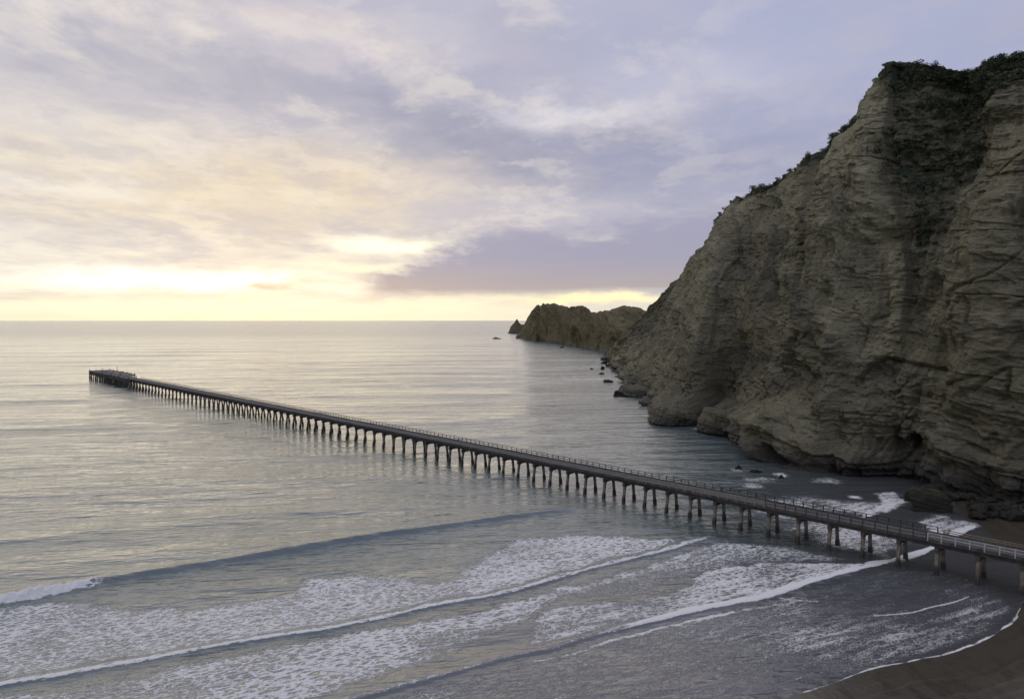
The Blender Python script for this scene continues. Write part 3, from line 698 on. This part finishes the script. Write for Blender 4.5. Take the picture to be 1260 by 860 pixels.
# ------------------------------------------------------------------ the farther headland
def build_headland():
    sky_px = [(640, 412), (646, 398), (652, 386), (660, 377), (674, 373), (690, 376), (700, 378), (712, 376), (722, 379), (733, 385), (745, 383), (757, 379), (772, 376), (786, 377), (797, 382), (830, 380), (870, 380)]
    foot_px = [(634, 416), (645, 418), (655, 419), (668, 420), (682, 422), (695, 424), (706, 426), (716, 428), (726, 430), (735, 432), (744, 434), (752, 435), (760, 436), (770, 437), (780, 438), (800, 440), (830, 441)]
    A = []
    for i, (a, b) in enumerate(zip(foot_px, sky_px)):
        f = ground(*a); Dp = f[1]+(18 if i == 0 else 70 if i < 4 else 110); A.append(list(f)+list(at_depth(*b, Dp)))
    D = catmull(np.array(A), 50); ncol = len(D); nrow = 200
    arc = np.concatenate([[0], np.cumsum(np.linalg.norm(np.diff(D[:, :3], axis=0), axis=1))])
    t = np.linspace(-.04, 1, nrow); TT, SS = np.meshgrid(t, arc, indexing='ij'); tb = np.clip(TT, 0, 1)
    prof = .55*tb+.45*tb**3 + .10*sstep(0, .1, tb); prof = prof/prof[-1:, :]
    X = D[:, 0][None]+(D[:, 3]-D[:, 0])[None]*prof; Y = D[:, 1][None]+(D[:, 4]-D[:, 1])[None]*prof; Z = D[:, 5][None]*TT
    lid = .3+.7*sstep(1, .9, tb)
    dsp = fbm(SS/70+Z/90, Z/70, o=5, seed=301, ridge=True)*15*lid+fbm(SS/22, Z/25, o=5, seed=311, g=.6)*9*lid+fbm(SS/200, Z/60, o=2, seed=321)*10*lid
    X = X-dsp*.75*.5; Y = Y-dsp*.9
    Z = Z+np.where(TT > .9, fbm(SS/22, Z*0, o=5, seed=331, g=.6)*4.5*sstep(.9, 1, TT), 0)
    veg = .30+.35*sstep(.5, 1.0, tb+fbm(SS/50, Z/30, o=4, seed=341)*.5); stain_shade = sstep(.1, .02, tb)*.8
    rows = 30; back = ((np.arange(1, rows+1)/rows)**1.5*260)[:, None]
    bx = X[-1][None]+back*.25; by = Y[-1][None]+back; bz = Z[-1][None]-back*.12-5*sstep(0, 20, back)
    bz = np.where(back > 250, -3, bz)
    X = np.vstack([X, bx]); Y = np.vstack([Y, by]); Z = np.vstack([Z, bz]); veg = np.vstack([veg, np.full(bx.shape, 1.0)]); stain_shade = np.vstack([np.full(TT.shape, 1)*stain_shade, np.zeros(bx.shape)])
    me = mesh_np('headland', np.stack([X, Y, Z], -1).reshape(-1, 3), grid_faces(X.shape[0], ncol)[:, ::-1], M['far'], True, dict(veg=veg.ravel(), stain_shade=stain_shade.ravel()))
    tag(link('headland', me), kind='structure', label='lower rocky headland beyond the tall cliff')
build_headland()

# ------------------------------------------------------------------ rocks
def rock_mesh(seed, sx, sy, sz, sub=4, slab=0.0, name='rock', mat=None, ledgy=.12):
    bm = bmesh.new(); bmesh.ops.create_icosphere(bm, subdivisions=sub, radius=1)
    P = np.array([v.co[:] for v in bm.verts]); rnd = random.Random(seed)
    o = np.array([rnd.uniform(0, 50) for _ in range(3)])
    # chop with planes for angular faces
    for _ in range(16):
        d_ = np.array([rnd.gauss(0, 1), rnd.gauss(0, 1), rnd.gauss(0, .7)]); d_ /= np.linalg.norm(d_); c = rnd.uniform(.42, .78)
        k = P@d_; P = P - np.maximum(k-c, 0)[:, None]*d_[None]*.9
    f = fbm(P[:, 0]*1.5+o[0], P[:, 1]*1.5+o[1], P[:, 2]*1.5+o[2], o=4, seed=seed)
    f2 = fbm(P[:, 0]*6+o[0], P[:, 1]*6+o[1], P[:, 2]*9+o[2], o=4, seed=seed+3)
    st = np.sin((P[:, 2]+P[:, 0]*.2)*26+f*4)*.03*ledgy/.12
    P = P*(1+f*.16+f2*.10+st)[:, None]
    P[:, 2] += slab*P[:, 0]
    P *= np.array([sx, sy, sz])
    for v, p in zip(bm.verts, P): v.co = p
    me = bpy.data.meshes.new(name); bm.to_mesh(me); bm.free(); me.materials.append(mat or M['boulder'])
    me.polygons.foreach_set('use_smooth', [False]*len(me.polygons)); return me
def rock(name, u, v, wpx, hpx, label, cat='rock', seed=1, slab=0, sy=None, group=None, rz=0, mat=None, sub=4):
    p = ground(u, v); k = math.hypot(p[1], H)/F; sx = wpx/2*k; sz = hpx*k
    o = link(name, rock_mesh(seed, sx, sy or sx*.6, sz, sub, slab, name, mat)); o.location = (p[0], p[1]+(sy or sx*.6)*.5, sz*.05-.1); o.rotation_euler.z = rz
    return tag(o, label, cat, group)
rock('sea_boulder', 1150, 630, 78, 24, 'long dark slab-like boulder at the surf edge below the cliff, beside the pier', seed=4, slab=-.28, sy=4.0, sub=5, cat='boulder')
rock('sea_boulder', 1127, 617, 26, 17, 'squarish dark boulder leaning on the seaward end of the long slab boulder', seed=9, sy=2.4, sub=5, cat='boulder')
rock('rock', 908, 577, 11, 5, 'small round rock awash in foam off the cave mouth', seed=12)
rock('rock', 931, 582, 20, 6, 'low flat rock lying right below the cave mouth', seed=13)
rock('rock', 962, 588, 14, 3.5, 'small rock in foam just right of the cave', seed=14)
rock('rock', 762, 487, 27, 6, 'largest low slab of rock lying in the water off the middle of the coast', seed=15, slab=-.35)
rock('rock', 748, 470, 17, 5, 'flat-topped rock close to the shore behind the largest slab', seed=16)
rock('rock', 741, 461, 9, 2.5, 'thin sliver of rock between the flat-topped rock and the blocky one', seed=17)
rock('rock', 741, 454.5, 8, 5, 'small blocky square rock standing off the shore', seed=18)
rock('rock', 728, 454, 6, 2.5, 'tiny rock farthest out, left of the blocky square rock', seed=19)
rock('rock', 743, 447, 12, 4, 'dark rock touching the shore behind the blocky square rock', seed=20)
rock('rock', 690, 428, 9, 2, 'low reef rock breaking the water under the far headland', seed=21)
rock('rock', 611, 417, 14, 2.5, 'low dark reef lying alone seaward of the far headland', seed=22)
def shelf(u, v, wpx, hpx, dep, seed, label, rz=0, dip=.18):
    """bedded block of the cliff foot: stacked, uneven ledges that dip toward the beach"""
    p = ground(u, v); k = p[1]/F; W = wpx*k; Hh = hpx*k; na, nz_ = 300, 110
    a = np.linspace(0, 2*math.pi, na, endpoint=False); zz = np.linspace(-2.5/Hh, 1, nz_); A_, Zz = np.meshgrid(a, zz)
    zr = np.clip(Zz, 0, 1)
    q = (Zz*Hh+np.cos(A_)*W*.5*dip)/1.15; i = np.floor(q); f = q-i
    hh = lambda i, k_: _h(i.astype(np.int64), (i*0).astype(np.int64), (i*0).astype(np.int64), seed+k_)
    lay = hh(i, 1)+(hh(i+1, 1)-hh(i, 1))*sstep(.7, 1, f)
    sq = (np.abs(np.cos(A_))**3.2+np.abs(np.sin(A_))**3.2)**(-1/3.2)
    rad = (1-.32*zr**2.2)*sq+lay*.055-.10*sstep(.12, .0, zr)
    rad += fbm(np.cos(A_)*1.6+seed, np.sin(A_)*1.6, Zz*.5, o=4, seed=seed, ridge=True)*.13+fbm(np.cos(A_)*7, np.sin(A_)*7, q*.8, o=4, seed=seed+2)*.06
    x = np.cos(A_)*rad*W/2; y = np.sin(A_)*rad*dep/2; z_ = Zz*Hh
    x = np.vstack([x]+[x[-1:]*t_ for t_ in (.93, .85, .75, .62, .48, .33, .17, .01)]); y = np.vstack([y]+[y[-1:]*t_ for t_ in (.93, .85, .75, .62, .48, .33, .17, .01)])
    tz = np.vstack([z_[-1:]+h_ for h_ in (.25, .3, .7, .75, 1.3, 1.35, 1.5, 1.5)]); z_ = np.vstack([z_, tz])
    z_ = z_ + np.where(z_ > Hh*.6, -x*dip*.8+fbm(x/3, y/3, o=4, seed=seed+4)*.9, 0)*sstep(Hh*.4, Hh, z_)
    x = np.hstack([x, x[:, :1]]); y = np.hstack([y, y[:, :1]]); z_ = np.hstack([z_, z_[:, :1]])
    me = mesh_np('rock_shelf', np.stack([x, y, z_], -1).reshape(-1, 3), grid_faces(x.shape[0], na+1), M['rock'], False, dict(veg=np.zeros(x.size), stain_shade=np.full(x.size, .45)))
    o = link('rock_shelf', me); o.location = (p[0], p[1]+dep*.42, 0); o.rotation_euler.z = rz; tag(o, label, 'rock ledge')
shelf(836, 524, 58, 17, 24, 601, 'low bedded rock ledge jutting farthest into the water from the middle of the cliff', .12)
shelf(897, 536, 56, 25, 22, 607, 'blocky bedded rock ledge between the farthest jutting ledge and the cave', -.1)
shelf(790, 489, 40, 9, 30, 613, 'small low ledge sloping into the sea just right of the largest slab of rock', .3)
def stack():
    p = ground(637, 410.5); k = p[1]/F
    prof = [(-12, 0), (-10, 5), (-7, 10), (-4, 14), (-1.5, 18.5), (.5, 16), (3, 12.5), (7, 11.5), (11, 9), (15, 6), (18, 0)]
    U_ = np.linspace(-12, 18, 90); hgt = np.interp(U_, [a for a, _ in prof], [b for _, b in prof])
    W_ = np.linspace(-1, 1, 50); X, Wd = np.meshgrid(U_, W_); 
    Zt = hgt[None]*(1-np.abs(Wd)**1.6)
    x = X*k; y = Wd*(8+hgt[None]*.6)*k; z = Zt*k
    z = z + fbm(x/9, y/9, o=4, seed=401)*5*sstep(0, .2, 1-np.abs(Wd)) - 2; x = x+fbm(y/8, z/8, o=3, seed=402)*4
    me = mesh_np('sea_stack', np.stack([x, y, z], -1).reshape(-1, 3), grid_faces(50, 90), M['far'], True, dict(veg=np.full(x.size, .15), stain_shade=np.full(x.size, .4)))
    o = link('sea_stack', me); o.location = (p[0], p[1]+40, 0)
    tag(o, 'pointed sea stack standing alone off the tip of the far headland', 'sea stack')
stack()
# fallen blocks at the foot of the cliff by the beach
rr = random.Random(5); protos = [rock_mesh(50+i, 1, .75, .6, 3, rr.uniform(-.3, .3), 'fallen_block') for i in range(7)]
for i in range(170):
    u = rr.uniform(1120, 1300); v = 600+(u-1165)*.06+rr.uniform(0, 1)**.8*(33-(u-1165)*.02)
    if u < 1195: v = min(v, 610)
    p = ground(u, v, 1.0); s = .4+rr.random()**2.2*2.4
    if i < 14: s = rr.uniform(1.6, 2.8)
    o = link('fallen_block', protos[i % 7]); o.location = (p[0], p[1], .5+s*.15); o.scale = (s, s, s*rr.uniform(.7, 1.1)); o.rotation_euler = (rr.uniform(-.3, .3), rr.uniform(-.3, .3), rr.uniform(0, 6))
    tag(o, 'dark angular block fallen in the rubble between cliff foot and beach', 'boulder', 'fallen blocks at the foot of the cliff')

# ------------------------------------------------------------------ scrub on the cliff
def leaf_clump(seed, nleaf, rad, leaf, flat=.75, stem=True):
    rnd = random.Random(seed); V = []; Fc = []
    lobes = [(rnd.uniform(-.6, .6), rnd.uniform(-.6, .6), rnd.uniform(.2, .9), rnd.uniform(.3, .55)) for _ in range(7)]
    for _ in range(nleaf):
        L = rnd.choice(lobes); dv = Vector((rnd.gauss(0, 1), rnd.gauss(0, 1), rnd.gauss(0, 1))).normalized()*L[3]*rnd.uniform(.6, 1.15)
        c = Vector((L[0], L[1], L[2]*flat))+dv*Vector((1, 1, .8)).length/1.63
        if c.z < -.1: c.z = abs(c.z)*.5
        a = Vector((rnd.gauss(0, 1), rnd.gauss(0, 1), rnd.gauss(0, 1))).normalized(); b = a.cross(Vector((rnd.gauss(0, 1), rnd.gauss(0, 1), 1))).normalized()
        s = leaf*rnd.uniform(.6, 1.4); c = c*rad; i = len(V)
        V += [tuple(c-a*s), tuple(c+b*s*.5), tuple(c+a*s), tuple(c-b*s*.5)]; Fc.append((i, i+1, i+2, i+3))
    return V, Fc
def bush_thing(seed, nleaf, leaf):
    V, Fc = leaf_clump(seed, nleaf, 1.0, leaf); me = bpy.data.meshes.new('foliage'); me.from_pydata(V, [], Fc); me.materials.append(M['leaf'])
    sm = MB(); rnd = random.Random(seed)
    for _ in range(4): sm.frustum((0, 0, -.5), (rnd.uniform(-.5, .5), rnd.uniform(-.5, .5), .6), (.05, .05), (.015, .015))
    return me, sm.mesh('stem', M['wood'])
bushes = [bush_thing(i, 420, .11) for i in range(5)]
X, Y, Z, U, V, VEG, NR, NRM = CL
def crest_at(u):
    row = NR-1; return int(np.argmin(np.abs(U[row]-u)+(Y[row] > 905)*1e6+(Y[row] < 150)*1e6))
blist = [(1079, 2.4, 'leaning bush at the very corner of the clifftop'), (1090, 1.9, 'round bush just right of the clifftop corner'), (1104, 1.3, 'low bush third from the clifftop corner'),
         (1191, 2.2, 'tallest bush standing alone on the flat clifftop'), (1204, 1.2, 'small bush just right of the tallest clifftop bush'), (1233, 2.0, 'bush on the clifftop near the right edge of the photo'), (1250, 1.5, 'rightmost bush on the clifftop'),
         (1060, 1.4, 'small bush on the steep edge just below the clifftop corner'), (1015, 2.2, 'bush at the left end of the green notch halfway up the skyline'), (1027, 2.6, 'big dark bush filling the notch halfway up the skyline'), (1036, 1.8, 'bush at the right end of the notch halfway up the skyline'),
         (956, 1.8, 'small bush on the shoulder below the skyline notch'), (914, 2.0, 'bush on the skyline where the ridge steepens'), (928, 2.8, 'wide bush on the skyline ridge above the scrubby hollow'), (938, 2.2, 'bush right of the wide one on the skyline ridge'),
         (886, 2.0, 'last bush before the skyline drops to the sea'), (868, 2.0, 'lowest bush on the falling skyline')]
for i, (u, s, lab) in enumerate(blist):
    c = crest_at(u); r0 = NR-1
    root = empty('bush', (X[r0, c], Y[r0, c], Z[r0, c]-.2), i*1.3); root.scale = (s, s, s*.8); tag(root, lab, 'bush', 'bushes along the clifftop')
    f, st = bushes[i % 5]; link('foliage', f, root); link('stem', st, root)
# the scrub cover of the gully and crest: nobody could count it
def scrub():
    rnd = np.random.RandomState(3); W = VEG[:NR].copy(); W = np.clip(W-.62, 0, .5)*np.clip(fbm(X[:NR]/7, Z[:NR]/7, o=4, seed=500)*2.2+.25, 0, 1)**2; W[:int(NR*.3)] = 0
    inview = (U[:NR] > 820) & (U[:NR] < 1290) & (Y[:NR] < 800); W = W*inview
    area = 1.0; p = (W*np.clip(Y[:NR], 200, 600)/250).ravel(); p = p/p.sum()
    idx = rnd.choice(p.size, 1500, p=p); base = [leaf_clump(100+i, 46, 1.0, .20) for i in range(6)]
    VV = []; FF = []; off = 0
    wv = fbm(np.arange(10), np.arange(10), o=1)
    dens = fbm(X[:NR]/9, Z[:NR]/9, o=3, seed=500).ravel()
    for j in idx:
        r, c = divmod(int(j), U.shape[1]); v, f = base[rnd.randint(6)]
        s = (.5+rnd.rand()**2*1.5)*(1.0 if Y[r, c] < 350 else 1.25); a = rnd.rand()*6.28; ca, sa = math.cos(a), math.sin(a)
        v = np.array(v); v = np.stack([v[:, 0]*ca-v[:, 1]*sa, v[:, 0]*sa+v[:, 1]*ca, v[:, 2]], 1)*s*np.array([1, 1, .8])
        v += np.array([X[r, c]+NRM[c, 0]*.3, Y[r, c]+NRM[c, 1]*.3, Z[r, c]-.2]); VV.append(v); FF.append(np.array(f)+off); off += len(v)
    me = mesh_np('scrub', np.vstack(VV), np.vstack(FF), M['leaf'], False)
    tag(link('scrub', me), 'dark green scrub covering the gully and ledges near the clifftop', 'scrub', kind='stuff')
scrub()

# ------------------------------------------------------------------ the wharf
P0 = ground(1105, 696)[:2]; VPX = -200.0
dvec = np.array([(VPX-CX)/F, 1.0]); dvec /= np.linalg.norm(dvec)      # seaward along the wharf
qvec = np.array([dvec[1], -dvec[0]])                                  # across it, away from the camera
ORG = P0 + qvec*2.05
BAY = 6.35; N_SEA = 91; N_LAND = 5
ang = math.atan2(dvec[1], dvec[0])
wharf = empty('wharf', (ORG[0], ORG[1], 0), ang)                      # local +x seaward, local +y to the left of travel
tag(wharf, 'very long straight concrete wharf on paired raked legs running out to sea', 'wharf')
# local y = -(q): camera side is +y? left of dvec is (-dy,dx) = -qvec, so the camera side is +y
def bent():
    m = MB()
    m.prism([(-.32, 4.15), (.32, 4.15), (.32, 4.95), (-.32, 4.95)], -2.35, 2.35)
    for s in (-1, 1):   # haunches between leg and crosshead, and along the girders
        m.v += []; b = len(m.v)
        ys = s*1.35; ye = s*.75
        m.hexa([(-.26, min(ys, ye), 4.13), (.26, min(ys, ye), 4.13), (.26, max(ys, ye), 4.13), (-.26, max(ys, ye), 4.13)] and
               [(-.26, s*1.40, 3.80), (.26, s*1.40, 3.80), (.26, s*1.42, 3.80), (-.26, s*1.42, 3.80), (-.26, s*1.05, 4.2), (.26, s*1.05, 4.2), (.26, s*1.75, 4.2), (-.26, s*1.75, 4.2)])
        m.hexa([(-.34, s*1.45, 4.2), (.34, s*1.45, 4.2), (.34, s*2.0, 4.2), (-.34, s*2.0, 4.2), (-.46, s*1.45, 4.93), (.46, s*1.45, 4.93), (.46, s*2.0, 4.93), (-.46, s*2.0, 4.93)])
    return m.mesh('trestle', M['beam'], .02)
def leg_mesh(s, broken=False):
    m = MB()
    m.frustum((0, s*2.62, -4.5), (0, s*2.28, -.2), (.33, .33), (.32, .32))
    m.frustum((0, s*2.28, -.2), (0, s*2.12, 1.3), (.37, .37), (.35, .35))
    m.frustum((0, s*2.12, 1.3), (0, s*1.72, 4.16), (.28, .28), (.31, .31))
    return m.mesh('leg', M['concrete'], .04)
bm_, lm = bent(), {1: leg_mesh(1), -1: leg_mesh(-1)}
for i in range(-N_LAND, N_SEA+1):
    b = link('trestle', bm_, wharf); b.location.x = i*BAY
    for s in (1, -1):
        l = link('leg', lm[s], b)
XS, XE = -N_LAND*BAY-6, 74*BAY
XH = (N_SEA+.35)*BAY
# deck in bays with slightly uneven edge, plus girders
m = MB()
rd = random.Random(2)
for i in range(-N_LAND-1, N_SEA):
    m.box(i*BAY+.02, (i+1)*BAY-.02, -2.70+rd.uniform(-.03, .03), 2.70+rd.uniform(-.03, .03), 6.02, 6.24)
m.build('deck', M['deck'], wharf)
for s in (-1, 1):
    m = MB()
    for i in range(-N_LAND-1, N_SEA):
        a, b = i*BAY, (i+1)*BAY
        m.box(a+.005, b-.005, min(s*1.55, s*1.95), max(s*1.55, s*1.95), 4.97+rd.uniform(-.02, .02), 6.0)
    m.build('girder', M['beam'], wharf)
    m = MB()
    for i in range(-N_LAND-1, 75 if s > 0 else N_SEA):
        m.box(i*BAY+.03, (i+1)*BAY-.03, min(s*2.42, s*2.75), max(s*2.42, s*2.75), 5.86, 6.50+rd.uniform(-.04, .04))
    m.build('kerb', M['beam'], wharf, .02)
# small-gauge rails set in the deck
m = MB()
for yy in (-.55, .55): m.box(XS, XH-30, yy-.05, yy+.05, 6.235, 6.275)
m.build('track', M['rail_dark'], wharf)
def railing(x0, x1, side, mat, step, n_rails=2, top=1.12, keep=100, th=.055, seed=1, gaps=()):
    """posts stand at the kerb; rails one mesh, the nearest posts parts of it"""
    yy = side*2.60; rl = MB(); L = x1-x0; n_ = max(1, int(round(L/step))); rnd = random.Random(seed); xs = [x0+k*L/n_ for k in range(n_+1)]
    for a, b in zip(xs[:-1], xs[1:]):
        if any(g0 < (a+b)/2 < g1 for g0, g1 in gaps): continue
        for kk in range(n_rails):
            zc = 6.40+top*(1-kk*.48) if n_rails > 1 else 6.40+top
            d0, d1 = rnd.uniform(-.02, .02), rnd.uniform(-.02, .02)
            rl.hexa([(a+.004, yy-.04, zc-th+d0), (b-.004, yy-.04, zc-th+d1), (b-.004, yy+.04, zc-th+d1), (a+.004, yy+.04, zc-th+d0), (a+.004, yy-.04, zc+th+d0), (b-.004, yy-.04, zc+th+d1), (b-.004, yy+.04, zc+th+d1), (a+.004, yy+.04, zc+th+d0)])
    r_ = rl.build('railing', mat, wharf)
    ps = MB(); ps.box(-.10, .10, -.0, .0+.12, 6.05, 6.40+top-.056); pme = ps.mesh('post', mat)
    pm2 = MB()
    for k, x_ in enumerate(xs):
        if any(g0 < x_ < g1 for g0, g1 in gaps): continue
        if k < keep: o = link('post', pme, r_); o.location = (x_, yy-.06 + side*.104, 0)
        else: pm2.box(x_-.10, x_+.10, yy+side*.044-.0, yy+side*.044+.12, 6.05, 6.40+top-.056)
    if pm2.v: q = pm2.build('post', mat, r_); q['kind'] = 'stuff'
    return r_
def wx(u, side=1):
    """distance along the wharf of the point of its near edge seen at pixel column u"""
    o = ORG - qvec*2.6*side; r_ = (u-CX)/F
    return (o[0]-r_*o[1])/(r_*dvec[1]-dvec[0])
xa, xb, xc = wx(1148), wx(945), wx(788)
r1 = railing(XS, xa, 1, M['rail_white'], 2.12, th=.07, seed=3); r1['label'] = 'pale painted railing at the landward end'
r2 = railing(xa+.2, xb, 1, M['rail_dark'], 2.12, th=.05, seed=4); r2['label'] = 'dark weathered railing on the beach side'
r3 = railing(xb+.2, xc, 1, M['rail'], 2.12, th=.05, seed=5); r3['label'] = 'grey weathered railing on the beach side'
xf = wx(1160, -1); xg = wx(1060, -1)
r4 = railing(XS, xf-1, -1, M['rail_yellow'], 3.2, th=.07, top=.75, seed=6, gaps=[]); r4['label'] = 'low yellowish railing on the cliff side'
r5 = railing(xf, xg+30, -1, M['rail_dark'], 2.12, th=.05, seed=7); r5['label'] = 'dark railing on the cliff side'
r6 = railing(xg+30.3, 74*BAY, -1, M['rail_far'], 2.12, th=.07, keep=72, seed=8); r6['label'] = 'weathered railing along the seaward cliff side'

# wharf head: a wider broken platform on close-set piles
XW = 74.5*BAY; XP = 81.0*BAY; YW = -13.0
hd = MB(); rd = random.Random(8)
for i in range(int((XH-XP)/4)):
    a = XP+i*4
    for j, (y0, y1) in enumerate([(-7.8, -2.76), (-10.4, -7.82), (YW, -10.42)]):
        if j == 2 and rd.random() < .3: continue
        dz = rd.uniform(-.12, .12)
        hd.box(a+.03, a+3.97, y0, y1, 5.55+dz, 6.20+dz)
        if rd.random() < .55:
            cx_ = a+rd.uniform(.8, 3); cy_ = rd.uniform(y0+.5, y1-.3); l_ = rd.uniform(.5, 1.3); t_ = rd.uniform(.1, .6)
            hd.hexa([(cx_-l_, cy_-l_*.6, 6.12+dz), (cx_+l_, cy_-l_*.5, 6.12+dz), (cx_+l_, cy_+l_*.6, 6.12+dz), (cx_-l_, cy_+l_*.5, 6.12+dz), (cx_-l_*.9, cy_-l_*.5, 6.35+dz), (cx_+l_*.8, cy_-l_*.4, 6.35+dz+t_), (cx_+l_*.9, cy_+l_*.5, 6.4+dz+t_), (cx_-l_*.8, cy_+l_*.4, 6.4+dz)])
head = hd.build('head_platform', M['rubble'], wharf)
fb = MB()
for i in range(int((XH-XW)/4)):
    a = XW+i*4; fb.box(a+.1, a+3.9, 2.78, 3.05, 3.6+rd.uniform(-.4, .5), 6.3+rd.uniform(-.1, .15))
fb.box(XH+.05, XH+.5, YW, 3.0, 3.8, 6.5)
fb.build('fender_beam', M['beam'], wharf, .02)
pm = MB(); pm.frustum((0, 0, -4), (0, 0, 5.5), (.30, .30), (.27, .27)); pile = pm.mesh('fender_pile', M['concrete'], .05)
pm = MB(); pm.frustum((0, 0, -4), (0, 0, 6.9), (.20, .20), (.17, .17)); pile2 = pm.mesh('fender_pile', M['beam'], .03)
for i in range(26):
    o = link('fender_pile', pile2, wharf); o.location = (XW+2+i*(XH-XW-3)/25, 3.28, rd.uniform(-.9, .2)); o.rotation_euler = (rd.uniform(-.03, .06), rd.uniform(-.06, .06), 0)
for i in range(18):
    for yy in (-12.4, -6.0):
        o = link('fender_pile', pile, wharf); o.location = (XP+1+i*(XH-XP-3)/17, yy, 0)
for i in range(4):
    o = link('fender_pile', pile2, wharf); o.location = (XH+.8, 2.5-i*4.6, rd.uniform(.2, .9))
bo = MB(); bo.frustum((0, 0, 6.2), (0, 0, 6.75), (.30, .30), (.22, .22)); bo.frustum((0, 0, 6.76), (0, 0, 7.0), (.36, .36), (.30, .30)); bol = bo.mesh('bollard', M['beam'], .06)
for i in range(7):
    o = link('bollard', bol, wharf); o.location = (XP+4+i*9, -12.2, 0)
for i in range(4):
    o = link('bollard', bol, wharf); o.location = (XW+10+i*22, 1.6, 0)
def place(o, lx, ly, z, rz=0):
    c, s = math.cos(ang), math.sin(ang); o.location = (ORG[0]+lx*c-ly*s, ORG[1]+lx*s+ly*c, z); o.rotation_euler.z = ang+rz
# things lying on the head
for i, (lx, ly, s, lab) in enumerate([(XP+30, -10.5, 1.2, 'higher heap of broken concrete at the far edge of the wharf head'), (XP+18, -11.0, .9, 'small heap of broken concrete midway along the wharf head'), (XP+7, -10.6, .8, 'low heap of broken concrete near the landward end of the wharf head')]):
    o = link('debris_heap', rock_mesh(80+i, 4.2*s, 1.5*s, .9*s, 4, 0, 'debris_heap', M['rubble'])); place(o, lx, ly, 6.3); tag(o, lab, 'debris heap')
bc = empty('beacon'); place(bc, XP+36, -9.0, 6.2); tag(bc, 'thin beacon mast with small frame on the wharf head', 'beacon')
m = MB(); m.frustum((0, 0, 0), (0, 0, 4.6), (.09, .09), (.06, .06)); m.build('mast', M['rail_white'], bc)
m = MB()
for s in (-1, 1):
    m.hexa([(s*1.3-.05, -.05, 0), (s*1.3+.05, -.05, 0), (s*1.3+.05, .05, 0), (s*1.3-.05, .05, 0), (s*.12-.04, -.05, 4.1), (s*.12+.04, -.05, 4.1), (s*.12+.04, .05, 4.1), (s*.12-.04, .05, 4.1)])
m.build('brace', M['rail_white'], bc)
m = MB(); m.frustum((0, 0, 4.62), (0, 0, 5.2), (.28, .28), (.22, .22)); m.build('lantern', M['rail'], bc, .05)
# two people standing where the narrow deck meets the head
def person(lx, ly, lab, shirt, seed, legm):
    def skin(name, pts, edges, rad, mat, parent=None):
        me = bpy.data.meshes.new(name); me.from_pydata(pts, edges, []); o = bpy.data.objects.new(name, me); COL.objects.link(o)
        md = o.modifiers.new('s', 'SKIN'); sv = me.skin_vertices[0].data
        for k, r_ in enumerate(rad): sv[k].radius = (r_, r_)
        sv[0].use_root = True
        o.modifiers.new('d', 'SUBSURF').levels = 1
        dg = bpy.context.evaluated_depsgraph_get(); m2 = bpy.data.meshes.new_from_object(o.evaluated_get(dg)); bpy.data.objects.remove(o); m2.materials.clear(); m2.materials.append(mat)
        q = link(name, m2, parent); return q
    pts = [(0, 0, .95), (0, 0, 1.15), (0, 0, 1.40), (0, 0, 1.50), (0, .01, 1.60), (0, .01, 1.70), (.19, 0, 1.40), (.25, .02, 1.14), (.26, .10, .90), (-.19, 0, 1.40), (-.25, .0, 1.14), (-.27, .06, .90), (.10, 0, .90), (.11, .03, .50), (.12, 0, .06), (.12, .13, .04), (-.10, 0, .90), (-.12, .03, .50), (-.13, -.04, .06), (-.13, .10, .04)]
    e = [(0, 1), (1, 2), (2, 3), (3, 4), (4, 5), (2, 6), (6, 7), (7, 8), (2, 9), (9, 10), (10, 11), (0, 12), (12, 13), (13, 14), (14, 15), (0, 16), (16, 17), (17, 18), (18, 19)]
    rad = [.15, .14, .13, .06, .095, .085, .065, .05, .035, .065, .05, .035, .09, .065, .045, .04, .09, .065, .045, .04]
    b = skin('person', pts, e, rad, M['skin']); place(b, lx, ly, 6.24, seed); tag(b, lab, 'person')
    skin('jacket', [(0, 0, .88), (0, 0, 1.15), (0, 0, 1.42), (.20, 0, 1.41), (.255, .02, 1.14), (.265, .08, .96), (-.20, 0, 1.41), (-.255, 0, 1.14), (-.27, .05, .96)], [(0, 1), (1, 2), (2, 3), (3, 4), (4, 5), (2, 6), (6, 7), (7, 8)], [.175, .165, .145, .08, .065, .052, .08, .065, .052], shirt, b)
    skin('trousers', [(0, 0, .93), (.10, 0, .88), (.11, .03, .50), (.12, 0, .10), (-.10, 0, .88), (-.12, .03, .50), (-.13, -.04, .10)], [(0, 1), (1, 2), (2, 3), (0, 4), (4, 5), (5, 6)], [.165, .105, .08, .06, .105, .08, .06], legm, b)
    skin('hair', [(0, -.03, 1.62), (0, -.005, 1.73), (0, .03, 1.75)], [(0, 1), (1, 2)], [.085, .092, .07], M['rail_dark'], b)
M['skin'] = mat_plain('skin', (0.35, .2, .14), (.42, .26, .18), 5, .6, 0)
person(XP+1.5, -2.2, 'person in a dark coat standing where the narrow deck meets the wharf head', M['rail_dark'], 1.0, M['beam'])
person(XP-1.0, -1.7, 'person in an orange-brown jacket standing just landward of the dark-coated one', M['rust'], 2.4, M['beam'])
